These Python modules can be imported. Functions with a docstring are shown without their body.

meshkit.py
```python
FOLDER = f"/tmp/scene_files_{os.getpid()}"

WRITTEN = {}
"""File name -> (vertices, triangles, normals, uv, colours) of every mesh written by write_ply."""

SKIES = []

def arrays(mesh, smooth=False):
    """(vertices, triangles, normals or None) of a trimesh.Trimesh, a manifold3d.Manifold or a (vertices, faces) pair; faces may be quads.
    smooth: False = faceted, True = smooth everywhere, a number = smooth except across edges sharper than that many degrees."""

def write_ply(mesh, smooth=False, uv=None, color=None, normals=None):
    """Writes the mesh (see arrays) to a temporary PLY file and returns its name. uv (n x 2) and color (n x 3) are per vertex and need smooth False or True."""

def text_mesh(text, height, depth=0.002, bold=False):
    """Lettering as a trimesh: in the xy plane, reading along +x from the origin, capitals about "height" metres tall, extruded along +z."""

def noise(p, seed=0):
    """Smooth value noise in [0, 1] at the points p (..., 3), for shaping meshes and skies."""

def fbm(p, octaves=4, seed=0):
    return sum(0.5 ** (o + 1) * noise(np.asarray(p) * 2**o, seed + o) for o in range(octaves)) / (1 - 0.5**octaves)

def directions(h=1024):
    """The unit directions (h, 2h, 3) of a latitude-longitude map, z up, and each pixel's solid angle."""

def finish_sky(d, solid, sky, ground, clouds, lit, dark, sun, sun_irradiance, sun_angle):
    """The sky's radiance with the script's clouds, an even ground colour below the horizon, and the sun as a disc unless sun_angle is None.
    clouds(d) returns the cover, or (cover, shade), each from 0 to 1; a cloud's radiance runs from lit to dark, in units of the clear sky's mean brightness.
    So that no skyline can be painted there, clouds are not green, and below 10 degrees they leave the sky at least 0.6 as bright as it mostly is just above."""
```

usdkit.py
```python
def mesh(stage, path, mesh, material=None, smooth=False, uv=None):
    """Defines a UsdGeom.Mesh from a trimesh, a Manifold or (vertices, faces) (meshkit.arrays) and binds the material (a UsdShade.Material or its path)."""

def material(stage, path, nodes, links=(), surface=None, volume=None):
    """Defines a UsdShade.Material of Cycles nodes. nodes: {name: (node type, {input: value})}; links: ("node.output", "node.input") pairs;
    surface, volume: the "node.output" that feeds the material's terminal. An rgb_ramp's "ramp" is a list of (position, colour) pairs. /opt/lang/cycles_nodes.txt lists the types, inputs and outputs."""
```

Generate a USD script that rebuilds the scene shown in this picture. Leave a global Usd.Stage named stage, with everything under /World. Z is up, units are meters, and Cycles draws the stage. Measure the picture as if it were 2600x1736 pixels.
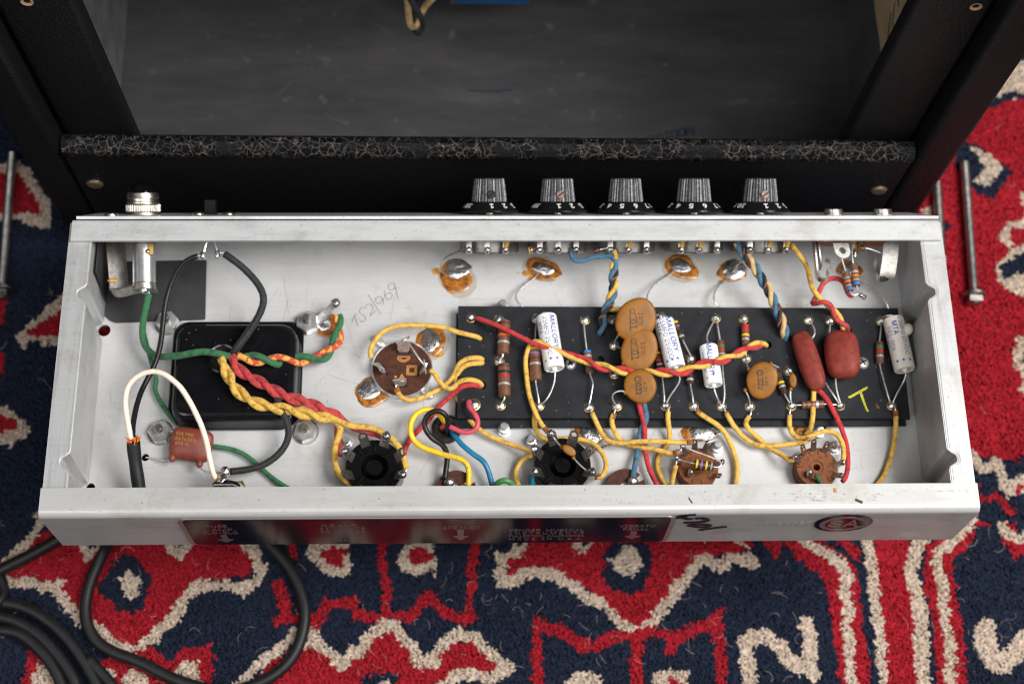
import math, random
import numpy as np, trimesh, manifold3d, usdkit, meshkit
from shapely.geometry import Polygon, LineString, Point, box as sbox
from shapely.ops import unary_union
from shapely import affinity, contains_xy
from scipy.interpolate import CubicSpline
from pxr import Usd, UsdGeom, UsdLux, UsdShade, Gf, Sdf, Vt

stage = Usd.Stage.CreateInMemory()
UsdGeom.SetStageUpAxis(stage, "Z"); UsdGeom.SetStageMetersPerUnit(stage, 1.0)
UsdGeom.Xform.Define(stage, "/World"); UsdGeom.Scope.Define(stage, "/World/Looks")
rng = np.random.default_rng(7); random.seed(7)

# ------------------------------------------------------------------ camera (world: z up, carpet at z=0, cabinet back at y=0)
FPX = 4017.84                                     # focal length in pixels of a 2600 wide picture
C1 = np.array([-0.0198321, -0.2051872,  0.6908545]); R1 = np.array([[ 0.9995763,  0.0028096, -0.0289716], [-0.0138207,  0.9217878, -0.3874483], [ 0.0256171,  0.3876845,  0.9214361]])          # the camera seen from the (slightly tilted) chassis
C2 = np.array([-0.0123847, -0.3231638,  0.8019785]); R2 = np.array([[ 0.9995473, -0.0036289, -0.0298674], [-0.0061194,  0.94743  , -0.3199046], [ 0.0294582,  0.3199425,  0.9469789]])          # the camera in the world
MW = R2 @ R1.T                                    # chassis frame -> world rotation
def T(p): return (np.asarray(p, float) - C1) @ MW.T + C2
cam = UsdGeom.Camera.Define(stage, "/World/camera")
m4 = np.eye(4); m4[:3, :3] = R2; m4[:3, 3] = C2
cam.AddTransformOp().Set(Gf.Matrix4d(*m4.T.ravel().tolist()))
cam.CreateHorizontalApertureAttr(36.0); cam.CreateFocalLengthAttr(FPX / 2600 * 36.0)
cam.CreateFStopAttr(9.0); cam.CreateFocusDistanceAttr(0.672); cam.CreateExposureAttr(0.0)
cam.CreateClippingRangeAttr((0.02, 50.0))

def rectlight(name, pos, target, w, h, inten, col=(1, 1, 1)):
    L = UsdLux.RectLight.Define(stage, "/World/" + name)
    pos, target = np.array(pos, float), np.array(target, float)
    z = pos - target; z /= np.linalg.norm(z)
    x = np.cross([0, 1, 0], z); x /= np.linalg.norm(x); y = np.cross(z, x)
    m = np.eye(4); m[:3, 0], m[:3, 1], m[:3, 2], m[:3, 3] = x, y, z, pos
    L.AddTransformOp().Set(Gf.Matrix4d(*m.T.ravel().tolist()))
    L.CreateWidthAttr(w); L.CreateHeightAttr(h); L.CreateIntensityAttr(inten); L.CreateColorAttr(Gf.Vec3f(*col))
    L.CreateNormalizeAttr(False)
KEY, FILL, TOP = 22.5, 4.6, 5.6
rectlight("softbox_key", (0.74, -0.16, 1.15), (0.02, -0.08, 0.1), 0.55, 0.55, KEY, (1.0, 0.985, 0.965))
rectlight("softbox_fill", (-0.75, -0.62, 1.1), (0, -0.05, 0.1), 0.6, 0.6, FILL, (0.95, 0.97, 1.0))
rectlight("ceiling_bounce", (0.42, -0.72, 1.95), (0, -.1, 0), 1.1, 1.0, TOP, (1.0, 0.98, 0.95))

# ------------------------------------------------------------------ pixels of the photograph -> points at a stated height
CROPS = {'A': (0, 400, .38314), 'B': (0, 900, .38314), 'C': (800, 550, .29979), 'D': (1450, 600, .25543), 'E': (1850, 550, .31929),
         'F': (800, 950, .29979), 'G': (1400, 950, .29979), 'H': (1900, 950, .29979), 'I': (0, 0, .55343), 'J': (1300, 0, .55343),
         'K': (0, 1300, .38314), 'L': (800, 1336, .38314), 'M': (1700, 1236, .38314), 'N': (2100, 100, .7657), 'O': (0, 350, .6383),
         'Q': (1150, 430, .38314), 'R': (2050, 590, .12771), 'S': (1150, 600, .12771), 'U': (880, 1080, .10217), 'V': (1340, 1080, .10217),
         'X': (1680, 1090, .08929), 'Y': (450, 1290, .55343), 'Z': (0, 0, 1.1073), 'P': (0, 0, 1.0)}
def px(c, x, y): a, b, s = CROPS[c]; return np.array([a + x * s, b + y * s])
def ray(p, R): return R @ np.array([(p[0] - 1300) / FPX, (868 - p[1]) / FPX, -1.0])
def cw(c, x, y, z=0.0):                            # chassis frame, z in millimetres
    d = ray(px(c, x, y), R1); return C1 + d * ((z * .001 - C1[2]) / d[2])
def ww(c, x, y, z=0.0):                            # world, z in metres
    d = ray(px(c, x, y), R2); return C2 + d * ((z - C2[2]) / d[2])
def on_plane(c, x, y, o, n, world=False):          # ray meets a plane
    d, C = (ray(px(c, x, y), R2), C2) if world else (ray(px(c, x, y), R1), C1)
    return C + d * (np.dot(np.asarray(o) - C, n) / np.dot(d, n))
def mpp(p): return -np.dot(np.asarray(p) - C1, R1[:, 2]) / FPX       # metres per photo pixel at a chassis point
def pts(c, lst): return np.array([cw(q[0], *q[1:]) if isinstance(q[0], str) else cw(c, *q) for q in lst])

# ------------------------------------------------------------------ mesh helpers
def cat(ms):
    V, F, n = [], [], 0
    for v, f in ms:
        V.append(np.asarray(v)); F.append(np.asarray(f) + n); n += len(v)
    return np.vstack(V), np.vstack(F)
def tm(m): return np.array(m.vertices), np.array(m.faces)
def mf(m): a = m.to_mesh(); return np.array(a.vert_properties[:, :3], float), np.array(a.tri_verts)
def unit(v): v = np.asarray(v, float); return v / (np.linalg.norm(v) + 1e-12)
def frame(d, up=(0, 0, 1)):
    d = unit(d); up = np.asarray(up, float)
    if abs(np.dot(d, unit(up))) > .98: up = np.array([0, 1., 0]) if abs(d[1]) < .9 else np.array([1., 0, 0])
    s = unit(np.cross(d, up)); return s, np.cross(s, d), d        # side, up, along
def smooth_path(p, step=.0012):
    p = np.asarray(p, float)
    if len(p) == 2: t = np.linspace(0, 1, max(2, int(np.linalg.norm(p[1] - p[0]) / step))); return p[0] + (p[1] - p[0]) * t[:, None]
    s = np.r_[0, np.cumsum(np.maximum(np.linalg.norm(np.diff(p, axis=0), axis=1), 1e-6) ** .6)]
    q = CubicSpline(s, p)(np.linspace(0, s[-1], 400))
    L = np.r_[0, np.cumsum(np.linalg.norm(np.diff(q, axis=0), axis=1))]
    n = max(4, int(L[-1] / step)); u = np.linspace(0, L[-1], n)
    return np.stack([np.interp(u, L, q[:, k]) for k in range(3)], 1)
def frames_along(p):
    t = np.gradient(p, axis=0); t /= np.linalg.norm(t, axis=1, keepdims=True) + 1e-12
    a = np.zeros_like(p); a[0] = frame(t[0])[0]
    for i in range(1, len(p)):
        v = a[i - 1] - t[i] * np.dot(a[i - 1], t[i]); a[i] = v / (np.linalg.norm(v) + 1e-12)
    return t, a, np.cross(t, a)
def tube(p, r, n=10, caps=True):
    p = np.asarray(p, float); t, a, b = frames_along(p); r = np.broadcast_to(r, (len(p),))
    ang = np.arange(n) * 2 * np.pi / n
    v = p[:, None] + r[:, None, None] * (np.cos(ang)[None, :, None] * a[:, None] + np.sin(ang)[None, :, None] * b[:, None])
    L = np.r_[0, np.cumsum(np.linalg.norm(np.diff(p, axis=0), axis=1))]
    i, j = np.meshgrid(np.arange(len(p) - 1), np.arange(n), indexing='ij')
    q = np.stack([i * n + j, i * n + (j + 1) % n, (i + 1) * n + (j + 1) % n, (i + 1) * n + j], -1).reshape(-1, 4)
    f = np.vstack([q[:, [0, 1, 2]], q[:, [0, 2, 3]]]); v = v.reshape(-1, 3)
    if caps:
        k = len(v); v = np.vstack([v, p[0], p[-1]]); e = len(p) * n - n
        f = np.vstack([f, [[k, (j + 1) % n, j] for j in range(n)], [[k + 1, e + j, e + (j + 1) % n] for j in range(n)]])
    return v, f
def braid(v, f, p, r, n):                             # tube with a woven relief: only vertices move
    return v, f
def lathe(prof, o, d, n=24, up=(0, 0, 1)):            # prof: (radius, height along d)
    s, u, d = frame(d, up); o = np.asarray(o, float); prof = np.array(prof, float)
    ang = np.arange(n) * 2 * np.pi / n
    rad = np.cos(ang)[:, None] * s + np.sin(ang)[:, None] * u
    v = (o + prof[:, 1, None, None] * d) + prof[:, 0, None, None] * rad[None]
    v = v.reshape(-1, 3); i, j = np.meshgrid(np.arange(len(prof) - 1), np.arange(n), indexing='ij')
    q = np.stack([i * n + j, i * n + (j + 1) % n, (i + 1) * n + (j + 1) % n, (i + 1) * n + j], -1).reshape(-1, 4)
    return v, np.vstack([q[:, [0, 1, 2]], q[:, [0, 2, 3]]])
def cyl(a, b, r, n=20, bev=.0002):
    a, b = np.asarray(a, float), np.asarray(b, float); L = np.linalg.norm(b - a); bev = min(bev, r * .4, L * .3)
    return lathe([(0, 0), (r - bev, 0), (r, bev), (r, L - bev), (r - bev, L), (0, L)], a, b - a, n)
def basis_box(c, ax, size, bev=.0003):                # box with chamfered edges; ax = three unit vectors
    h = np.array(size) / 2; bev = min(bev, h.min() * .6); P = []
    for sx in (-1, 1):
        for sy in (-1, 1):
            for sz in (-1, 1):
                s = np.array([sx, sy, sz])
                for k in range(3): e = np.full(3, bev); e[k] = 0; P.append(s * (h - e))
    m = trimesh.convex.convex_hull(np.array(P)); v, f = tm(m)
    return v @ np.array(ax) + np.asarray(c), f
I3 = np.eye(3)
def bx(x0, x1, y0, y1, z0, z1, bev=.0005): return basis_box([(x0 + x1) / 2, (y0 + y1) / 2, (z0 + z1) / 2], I3, [x1 - x0, y1 - y0, z1 - z0], bev)
def extrude(poly, h, o=(0, 0, 0), ax=I3):             # shapely polygon in plane (ax0, ax1), thickness along ax2
    gs = [g for g in getattr(poly, 'geoms', [poly]) if g.area > 1e-10]; ms = []
    for g in gs:
        v, f = tm(trimesh.creation.extrude_polygon(g, h, engine='earcut')); ms.append((v @ np.array(ax) + np.asarray(o), f))
    return cat(ms)
def blob(c, size, seed=0, amp=.12, sub=2, ax=I3, fr=2.2):
    m = trimesh.creation.icosphere(subdivisions=sub); v = np.array(m.vertices)
    v = v * (1 + amp * (meshkit.fbm(v * fr + seed * 7.3, 2, seed) - .5) * 2)[:, None]
    return (v * np.array(size)) @ np.array(ax) + np.asarray(c), np.array(m.faces)
def ribbon(p, w, th, side):                           # flat strip along a path; side = width direction
    p = np.asarray(p, float); t = np.gradient(p, axis=0); t /= np.linalg.norm(t, axis=1, keepdims=True) + 1e-12
    side = unit(side); n = np.cross(t, side); n /= np.linalg.norm(n, axis=1, keepdims=True) + 1e-12; s = np.cross(n, t)
    w = np.broadcast_to(w, (len(p),))[:, None] / 2
    ring = np.stack([p - s * w - n * th / 2, p + s * w - n * th / 2, p + s * w + n * th / 2, p - s * w + n * th / 2], 1)
    v = ring.reshape(-1, 3); m = len(p); F = []
    for i in range(m - 1):
        for j in range(4):
            a, b, c, d = i * 4 + j, i * 4 + (j + 1) % 4, (i + 1) * 4 + (j + 1) % 4, (i + 1) * 4 + j; F += [[a, b, c], [a, c, d]]
    e = (m - 1) * 4; F += [[0, 2, 1], [0, 3, 2], [e, e + 1, e + 2], [e, e + 2, e + 3]]
    return v, np.array(F)
_tx = {}
def text(s, h, bold=False, depth=.00008, spread=1.0): # lettering centred on the origin, x along the line
    k = (s, h, bold, depth, spread)
    if k not in _tx:
        v, f = tm(meshkit.text_mesh(s, h, depth, bold)); c = (v.max(0) + v.min(0)) / 2; c[2] = 0; v = v - c; v[:, 0] *= spread; _tx[k] = v, f
    return _tx[k]
def fine(v, f, size):                                 # split long triangles so that lettering can follow a curve
    v2, f2 = trimesh.remesh.subdivide_to_size(v, f, size, max_iter=12); return np.array(v2), np.array(f2)
def px_of(P): q = (np.asarray(P) - C1) @ R1; return np.array([1300 + FPX * q[0] / -q[2], 868 - FPX * q[1] / -q[2]])
def stroke(p, w, n, lift=.00006, th=.00005):          # painted or pencilled line lying on a plane of normal n
    p = np.asarray(p, float) + np.asarray(n) * lift; return ribbon(p, w, th, np.cross(n, unit(p[-1] - p[0] + 1e-9))) if len(p) == 2 else curve_ribbon(p, w, n, th)
def curve_ribbon(p, w, n, th):
    t = np.gradient(p, axis=0); t /= np.linalg.norm(t, axis=1, keepdims=True) + 1e-12
    s = np.cross(n, t); s /= np.linalg.norm(s, axis=1, keepdims=True) + 1e-12; w = np.broadcast_to(w, (len(p),))[:, None] / 2
    v = np.stack([p - s * w, p + s * w], 1).reshape(-1, 3); F = []
    for i in range(len(p) - 1): a = 2 * i; F += [[a, a + 2, a + 1], [a + 1, a + 2, a + 3]]
    return v, np.array(F)

# ------------------------------------------------------------------ prims
_names = {}
def numbered(parent, name):
    k = (parent, name); n = _names.get(k, 0); _names[k] = n + 1
    return name if n == 0 else f"{name}_{n:03d}"
def setdata(prim, **kw):
    for k, v in kw.items():
        if v: prim.SetCustomDataByKey(k, v)
class Thing:                                           # an Xform at the thing's base; parts are given in the chassis frame (or the world)
    def __init__(self, name, label, category, base, group=None, world=False, kind=None):
        self.path = "/World/" + numbered("/World", name); self.base = np.asarray(base, float); self.world = world
        x = UsdGeom.Xform.Define(stage, self.path); m = np.eye(4)
        if world: m[:3, 3] = self.base
        else: m[:3, :3] = MW; m[:3, 3] = T(self.base)
        x.AddTransformOp().Set(Gf.Matrix4d(*m.T.ravel().tolist()))
        setdata(x.GetPrim(), label=label, category=category, group=group, kind=kind)
    def part(self, name, mesh, mat, smooth=35, under=None, label=None, kind=None):
        parent = under or self.path; path = parent + "/" + numbered(parent, name)
        v, f = mesh; p = usdkit.mesh(stage, path, (np.asarray(v) - self.base, f), mat, smooth=smooth)
        setdata(p.GetPrim(), label=label, kind=kind)
        return path
def top(name, mesh, mat, label=None, category=None, group=None, kind=None, smooth=35, world=False):
    path = "/World/" + numbered("/World", name); v, f = mesh
    v = np.asarray(v, float) if world else T(v); c = v.mean(0); c[2] = v[:, 2].min()
    p = usdkit.mesh(stage, path, (v - c, f), mat, smooth=smooth); p.AddTranslateOp().Set(Gf.Vec3d(*c.tolist()))
    setdata(p.GetPrim(), label=label, category=category, group=group, kind=kind); return p

# ------------------------------------------------------------------ materials
def mat(name, nodes, links, surface="p.BSDF"): return usdkit.material(stage, "/World/Looks/" + name.replace("-", "m").replace(" ", "_"), nodes, links, surface=surface)
def lin(c): return tuple(((x / 255) / 12.92 if x / 255 <= .04045 else ((x / 255 + .055) / 1.055) ** 2.4) for x in c)
def plain(name, col, rough=.5, metal=0, bump=0, bscale=900, var=0, vscale=250, dark=None, **kw):
    nodes = {"g": ("geometry", {}), "p": ("principled_bsdf", dict(base_color=col, roughness=rough, metallic=metal, **kw))}; links = []
    if var or dark:
        d = dark or tuple(c * (1 - var) for c in col); hi = col if dark else tuple(min(1, c * (1 + var * .6)) for c in col)
        nodes["n"] = ("noise_texture", {"scale": vscale, "detail": 4, "roughness": .6})
        nodes["r"] = ("rgb_ramp", {"ramp": [(.3, d), (.62, hi)]})
        links += [("g.position", "n.vector"), ("n.fac", "r.fac"), ("r.color", "p.base_color")]
    if bump:
        nodes["b"] = ("noise_texture", {"scale": bscale, "detail": 3}); nodes["bm"] = ("bump", {"strength": 1.0, "distance": bump})
        links += [("g.position", "b.vector"), ("b.fac", "bm.height"), ("bm.normal", "p.normal")]
    return mat(name, nodes, links)
def cloth(name, col, dirt, rough=.78, tracer=None):
    """waxed cotton braid: fine relief, dirt and lighter threads"""
    ramp = [(.31, dirt), (.49, col), (.74, tuple(min(1, c * 1.25) for c in col))] if not tracer else [(.40, col), (.50, col), (.53, tracer), (.65, tracer)]
    nodes = {"g": ("geometry", {}), "n": ("noise_texture", {"scale": 420 if not tracer else 330, "detail": 4 if not tracer else 1, "roughness": .65}), "r": ("rgb_ramp", {"ramp": ramp}),
             "f": ("voronoi_texture", {"scale": 2300}), "bm": ("bump", {"strength": 1.0, "distance": .00016, "invert": True}),
             "p": ("principled_bsdf", {"roughness": rough, "sheen_weight": .12, "specular_ior_level": .35})}
    return mat(name, nodes, [("g.position", "n.vector"), ("n.fac", "r.fac"), ("r.color", "p.base_color"), ("g.position", "f.vector"), ("f.distance", "bm.height"), ("bm.normal", "p.normal")])
# ================================================================== materials used everywhere
def chassis_metal(name, base, dark, metal=.55, rough=.42, streak=(60, 60, 60), brush=(25, 700, 700)):
    nodes = {"tc": ("texture_coordinate", {}), "mp": ("mapping", {"scale": streak}), "n": ("noise_texture", {"scale": 1.0, "detail": 6, "roughness": .62}),
             "r": ("rgb_ramp", {"ramp": [(.3, dark), (.52, base), (.8, tuple(min(1, c * 1.1) for c in base))]}),
             "mb": ("mapping", {"scale": brush}), "nb": ("noise_texture", {"scale": 1.0, "detail": 3}), "rb": ("rgb_ramp", {"ramp": [(.25, (.945, .945, .945)), (.6, (1, 1, 1)), (.8, (1.0, 1.0, 1.0))]}), "mxb": ("mix_color", {"blend_type": "multiply", "fac": 1.0}),
             "s": ("noise_texture", {"scale": 800, "detail": 3}), "sr": ("rgb_ramp", {"ramp": [(.0, (1, 1, 1)), (.67, (1, 1, 1)), (.75, (.34, .28, .22))]}), "mx": ("mix_color", {"blend_type": "multiply", "fac": .8}),
             "d": ("noise_texture", {"scale": 34, "detail": 6, "roughness": .7}), "dr": ("rgb_ramp", {"ramp": [(.0, (1, 1, 1)), (.54, (1, 1, 1)), (.72, (.78, .73, .64))]}), "md": ("mix_color", {"blend_type": "multiply", "fac": 1.0}),
             "rr": ("map_range", {"from_min": .3, "from_max": .7, "to_min": rough + .1, "to_max": rough - .08}),
             "bn": ("noise_texture", {"scale": 1500, "detail": 2}), "bm": ("bump", {"strength": .6, "distance": .00003}), "p": ("principled_bsdf", {"metallic": metal})}
    return mat(name, nodes, [("tc.object", "mp.vector"), ("mp.vector", "n.vector"), ("n.fac", "r.fac"), ("tc.object", "mb.vector"), ("mb.vector", "nb.vector"), ("nb.fac", "rb.fac"), ("r.color", "mxb.a"), ("rb.color", "mxb.b"),
        ("tc.object", "s.vector"), ("s.fac", "sr.fac"), ("mxb.result", "mx.a"), ("sr.color", "mx.b"), ("tc.object", "d.vector"), ("d.fac", "dr.fac"), ("mx.result", "md.a"), ("dr.color", "md.b"), ("md.result", "p.base_color"),
        ("n.fac", "rr.value"), ("rr.result", "p.roughness"), ("tc.object", "bn.vector"), ("bn.fac", "bm.height"), ("bm.normal", "p.normal")])
def specked(name, col, rough, scale, lt, **kw):       # a dark surface with grains of dust lying on it
    return mat(name, {"g": ("geometry", {}), "v": ("voronoi_texture", {"scale": scale}), "r": ("rgb_ramp", {"ramp": [(0, (1, 1, 1)), (.07, (1, 1, 1)), (.12, (0, 0, 0))]}), "sc": ("separate_color", {}), "t": ("math", {"math_type": "greater_than", "value2": .55}), "a": ("math", {"math_type": "multiply"}),
        "n": ("noise_texture", {"scale": 120, "detail": 5}), "rn": ("rgb_ramp", {"ramp": [(.3, tuple(c * .75 for c in col)), (.7, tuple(c * 1.3 for c in col))]}), "mx": ("mix_color", {"b": lt}), "b": ("noise_texture", {"scale": 1700, "detail": 2}), "bm": ("bump", {"strength": 1.0, "distance": .00004}), "p": ("principled_bsdf", {"roughness": rough, **kw})},
        [("g.position", "v.vector"), ("v.distance", "r.fac"), ("v.color", "sc.color"), ("sc.r", "t.value1"), ("r.color", "a.value1"), ("t.value", "a.value2"), ("a.value", "mx.fac"), ("g.position", "n.vector"), ("n.fac", "rn.fac"), ("rn.color", "mx.a"), ("mx.result", "p.base_color"), ("g.position", "b.vector"), ("b.fac", "bm.height"), ("bm.normal", "p.normal")])
M = {}
M['floor'] = chassis_metal('chassis_floor', (.555, .555, .555), (.46, .46, .46), .20, .42, (14, 14, 14))
M['flange'] = chassis_metal('chassis_flange', (.565, .57, .575), (.43, .43, .435), .25, .44, (45, 160, 45))
M['side'] = chassis_metal('chassis_side', (.52, .523, .527), (.38, .38, .385), .35, .42, (300, 25, 25))
M['back'] = chassis_metal('chassis_back', (.46, .455, .445), (.38, .37, .35), .16, .38, (18, 60, 60))
M['solder'] = plain('solder', (.56, .56, .57), .33, 1.0, .00034, 620, .45, 420)
M['tin'] = plain('tinned_wire', (.74, .73, .71), .34, .75, .00004, 900, .3, 700)
M['steel'] = plain('zinc_steel', (.62, .63, .64), .32, .75, .00004, 900, .3, 300)
M['dullsteel'] = plain('dull_steel', (.42, .40, .38), .38, 1.0, .00005, 900, .35, 300)
M['nickel'] = plain('nickel', (.52, .48, .43), .34, 1.0, 0, 900, .25, 300)
M['jackmetal'] = plain('grey_sheet_steel', (.22, .21, .195), .45, .8, .00005, 900, .3, 300)
M['brass'] = plain('brass', (.46, .32, .12), .4, .9, 0, 900, .4, 400)
M['flux'] = plain('flux_residue', (.42, .155, .018), .28, 0, .00035, 900, 0, 380, dark=(.09, .02, .003), coat_weight=.6, coat_roughness=.15)
M['halo'] = plain('flux_halo', (.40, .22, .05), .3, 0, .0001, 500, .4, 300, alpha=.22)
M['fluxthin'] = plain('thin_flux', (.50, .25, .05), .3, 0, .0001, 900, .5, 500)
M['board'] = specked('fibre_board', (.018, .019, .022), .62, 330, (.16, .16, .16), specular_ior_level=.12)
M['hole'] = plain('dark_hole', (.004, .004, .004), .9)
M['blackpaint'] = specked('black_enamel', (.005, .005, .006), .17, 300, (.10, .10, .10), specular_ior_level=.4)
M['bakelite'] = plain('black_bakelite', (.005, .005, .0055), .26, 0, .00004, 700, .3, 300, specular_ior_level=.18)
M['rubber'] = plain('black_rubber', (.009, .009, .010), .5, 0, .00004, 800, .3, 300, specular_ior_level=.35)
M['paper_black'] = plain('black_fish_paper', (.030, .029, .031), .6, 0, .00003, 600, .25, 90)
M['phenolic'] = plain('brown_phenolic', (.070, .026, .016), .46, 0, .00003, 700, .35, 500, specular_ior_level=.25)
M['mica'] = plain('tan_mica_phenolic', (.175, .058, .020), .52, 0, .00005, 900, .35, 600, specular_ior_level=.2)
M['copperink'] = plain('copper_ink', (.50, .22, .06), .5)
M['resistor'] = plain('resistor_brown', (.150, .066, .038), .38, 0, .00003, 900, .3, 700, coat_weight=.25, coat_roughness=.2)
M['resistor_dark'] = plain('resistor_dark_brown', (.055, .026, .016), .38, 0, .00003, 900, .3, 700, coat_weight=.25, coat_roughness=.2)
for k, c in dict(black=(.012, .012, .012), brown=(.09, .03, .012), red=(.42, .02, .02), orange=(.68, .16, .02), yellow=(.72, .50, .02), green=(.03, .17, .06), blue=(.03, .18, .52), violet=(.22, .11, .30), grey=(.25, .25, .26)).items():
    M['b_' + k] = plain('band_' + k, c, .42)
M['b_silver'] = plain('band_silver', (.62, .62, .62), .35, .6)
M['whitecap'] = plain('white_plastic', (.88, .865, .83), .40, 0, .00003, 600, .08, 200, subsurface_weight=.1, subsurface_scale=.002)
M['creamcap'] = plain('aged_white_plastic', (.76, .71, .63), .45, 0, .00003, 600, .12, 200)
M['blueink'] = plain('blue_ink', (.025, .045, .27), .6)
M['ochre'] = plain('ochre_ceramic', (.235, .090, .008), .46, 0, .00010, 260, .22, 200, coat_weight=.05, coat_roughness=.3, specular_ior_level=.28)
M['blackink'] = plain('black_ink', (.02, .013, .008), .6)
M['redcap'] = plain('red_dipped_epoxy', (.19, .031, .021), .55, 0, .00022, 330, .25, 300, specular_ior_level=.22)
M['browncap'] = plain('brown_red_dip', (.19, .038, .024), .45, 0, .0001, 300, .2, 300)
M['yellowink'] = plain('yellow_ink', (.50, .25, .03), .6)
M['cl_yellow'] = cloth('cloth_yellow', (.66, .40, .075), (.36, .18, .03))
M['cl_yellow2'] = cloth('cloth_old_yellow', (.62, .38, .07), (.26, .13, .025))
M['cl_red'] = cloth('cloth_red', (.48, .030, .035), (.20, .010, .012))
M['cl_red2'] = cloth('cloth_old_red', (.44, .042, .045), (.15, .012, .012))
M['cl_green'] = cloth('cloth_green', (.030, .135, .055), (.012, .055, .022))
M['cl_black'] = cloth('cloth_black', (.014, .014, .015), (.006, .006, .006), .5)
M['cl_blue'] = cloth('cloth_blue', (.055, .14, .22), (.020, .06, .10))
M['cl_tan'] = cloth('cloth_tan', (.56, .38, .17), (.32, .19, .07))
M['cl_redyel'] = cloth('cloth_red_yellow', (.55, .06, .035), (.2, .01, .01), tracer=(.66, .36, .06))
M['cl_orange'] = cloth('cloth_orange_tracer', (.55, .13, .05), (.3, .05, .02))
M['burnt'] = cloth('cloth_burnt', (.30, .10, .02), (.12, .035, .01))
M['pl_black'] = plain('black_vinyl', (.011, .011, .012), .36, 0, .00003, 500, specular_ior_level=.3)
M['pl_white'] = plain('cream_vinyl', (.80, .68, .56), .42, 0, .00003, 500, .08, 300)
M['pl_yellow'] = plain('yellow_vinyl', (.86, .52, .012), .34, 0, .00003, 400, .06, 300)
M['pl_blue'] = plain('blue_vinyl', (.010, .17, .33), .36, 0, .00003, 400, .15, 300)
M['pl_pink'] = plain('pink_vinyl', (.56, .07, .10), .42, 0, .00003, 400, .2, 300)
M['pl_green'] = plain('green_vinyl', (.07, .26, .08), .42, 0, .00003, 400, .2, 300)
M['label'] = plain('glossy_black_label', (.006, .004, .009), .13, 0, .00002, 90, ior=1.23)
M['labelink'] = plain('label_silver', (.22, .15, .145), .35, .4)
M['pencil'] = plain('pencil_graphite', (.16, .15, .15), .5, .2)
M['marker'] = plain('marker_ink', (.022, .012, .020), .45)
M['chalk'] = plain('yellow_chalk', (.50, .46, .04), .9, 0, .0003, 2500)
M['scuff'] = plain('grey_scuff', (.42, .42, .43), .6, .1, 0, 900, .3, 600)

# ================================================================== carpet
CZ = .009
NAVY, RED, CREAM = 0, 1, 2
Lr = []                                              # painter's list: colour, shape in world xy
def wpt(c, l): return [tuple(ww(c, x, y, CZ)[:2]) for x, y in l]
def fill(col, c, l): Lr.append((col, Polygon(wpt(c, l)).buffer(0)))
def line(col, c, w, l): Lr.append((col, LineString(wpt(c, l)).buffer(w * CROPS[c][2] * .000212 / 2)))
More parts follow.
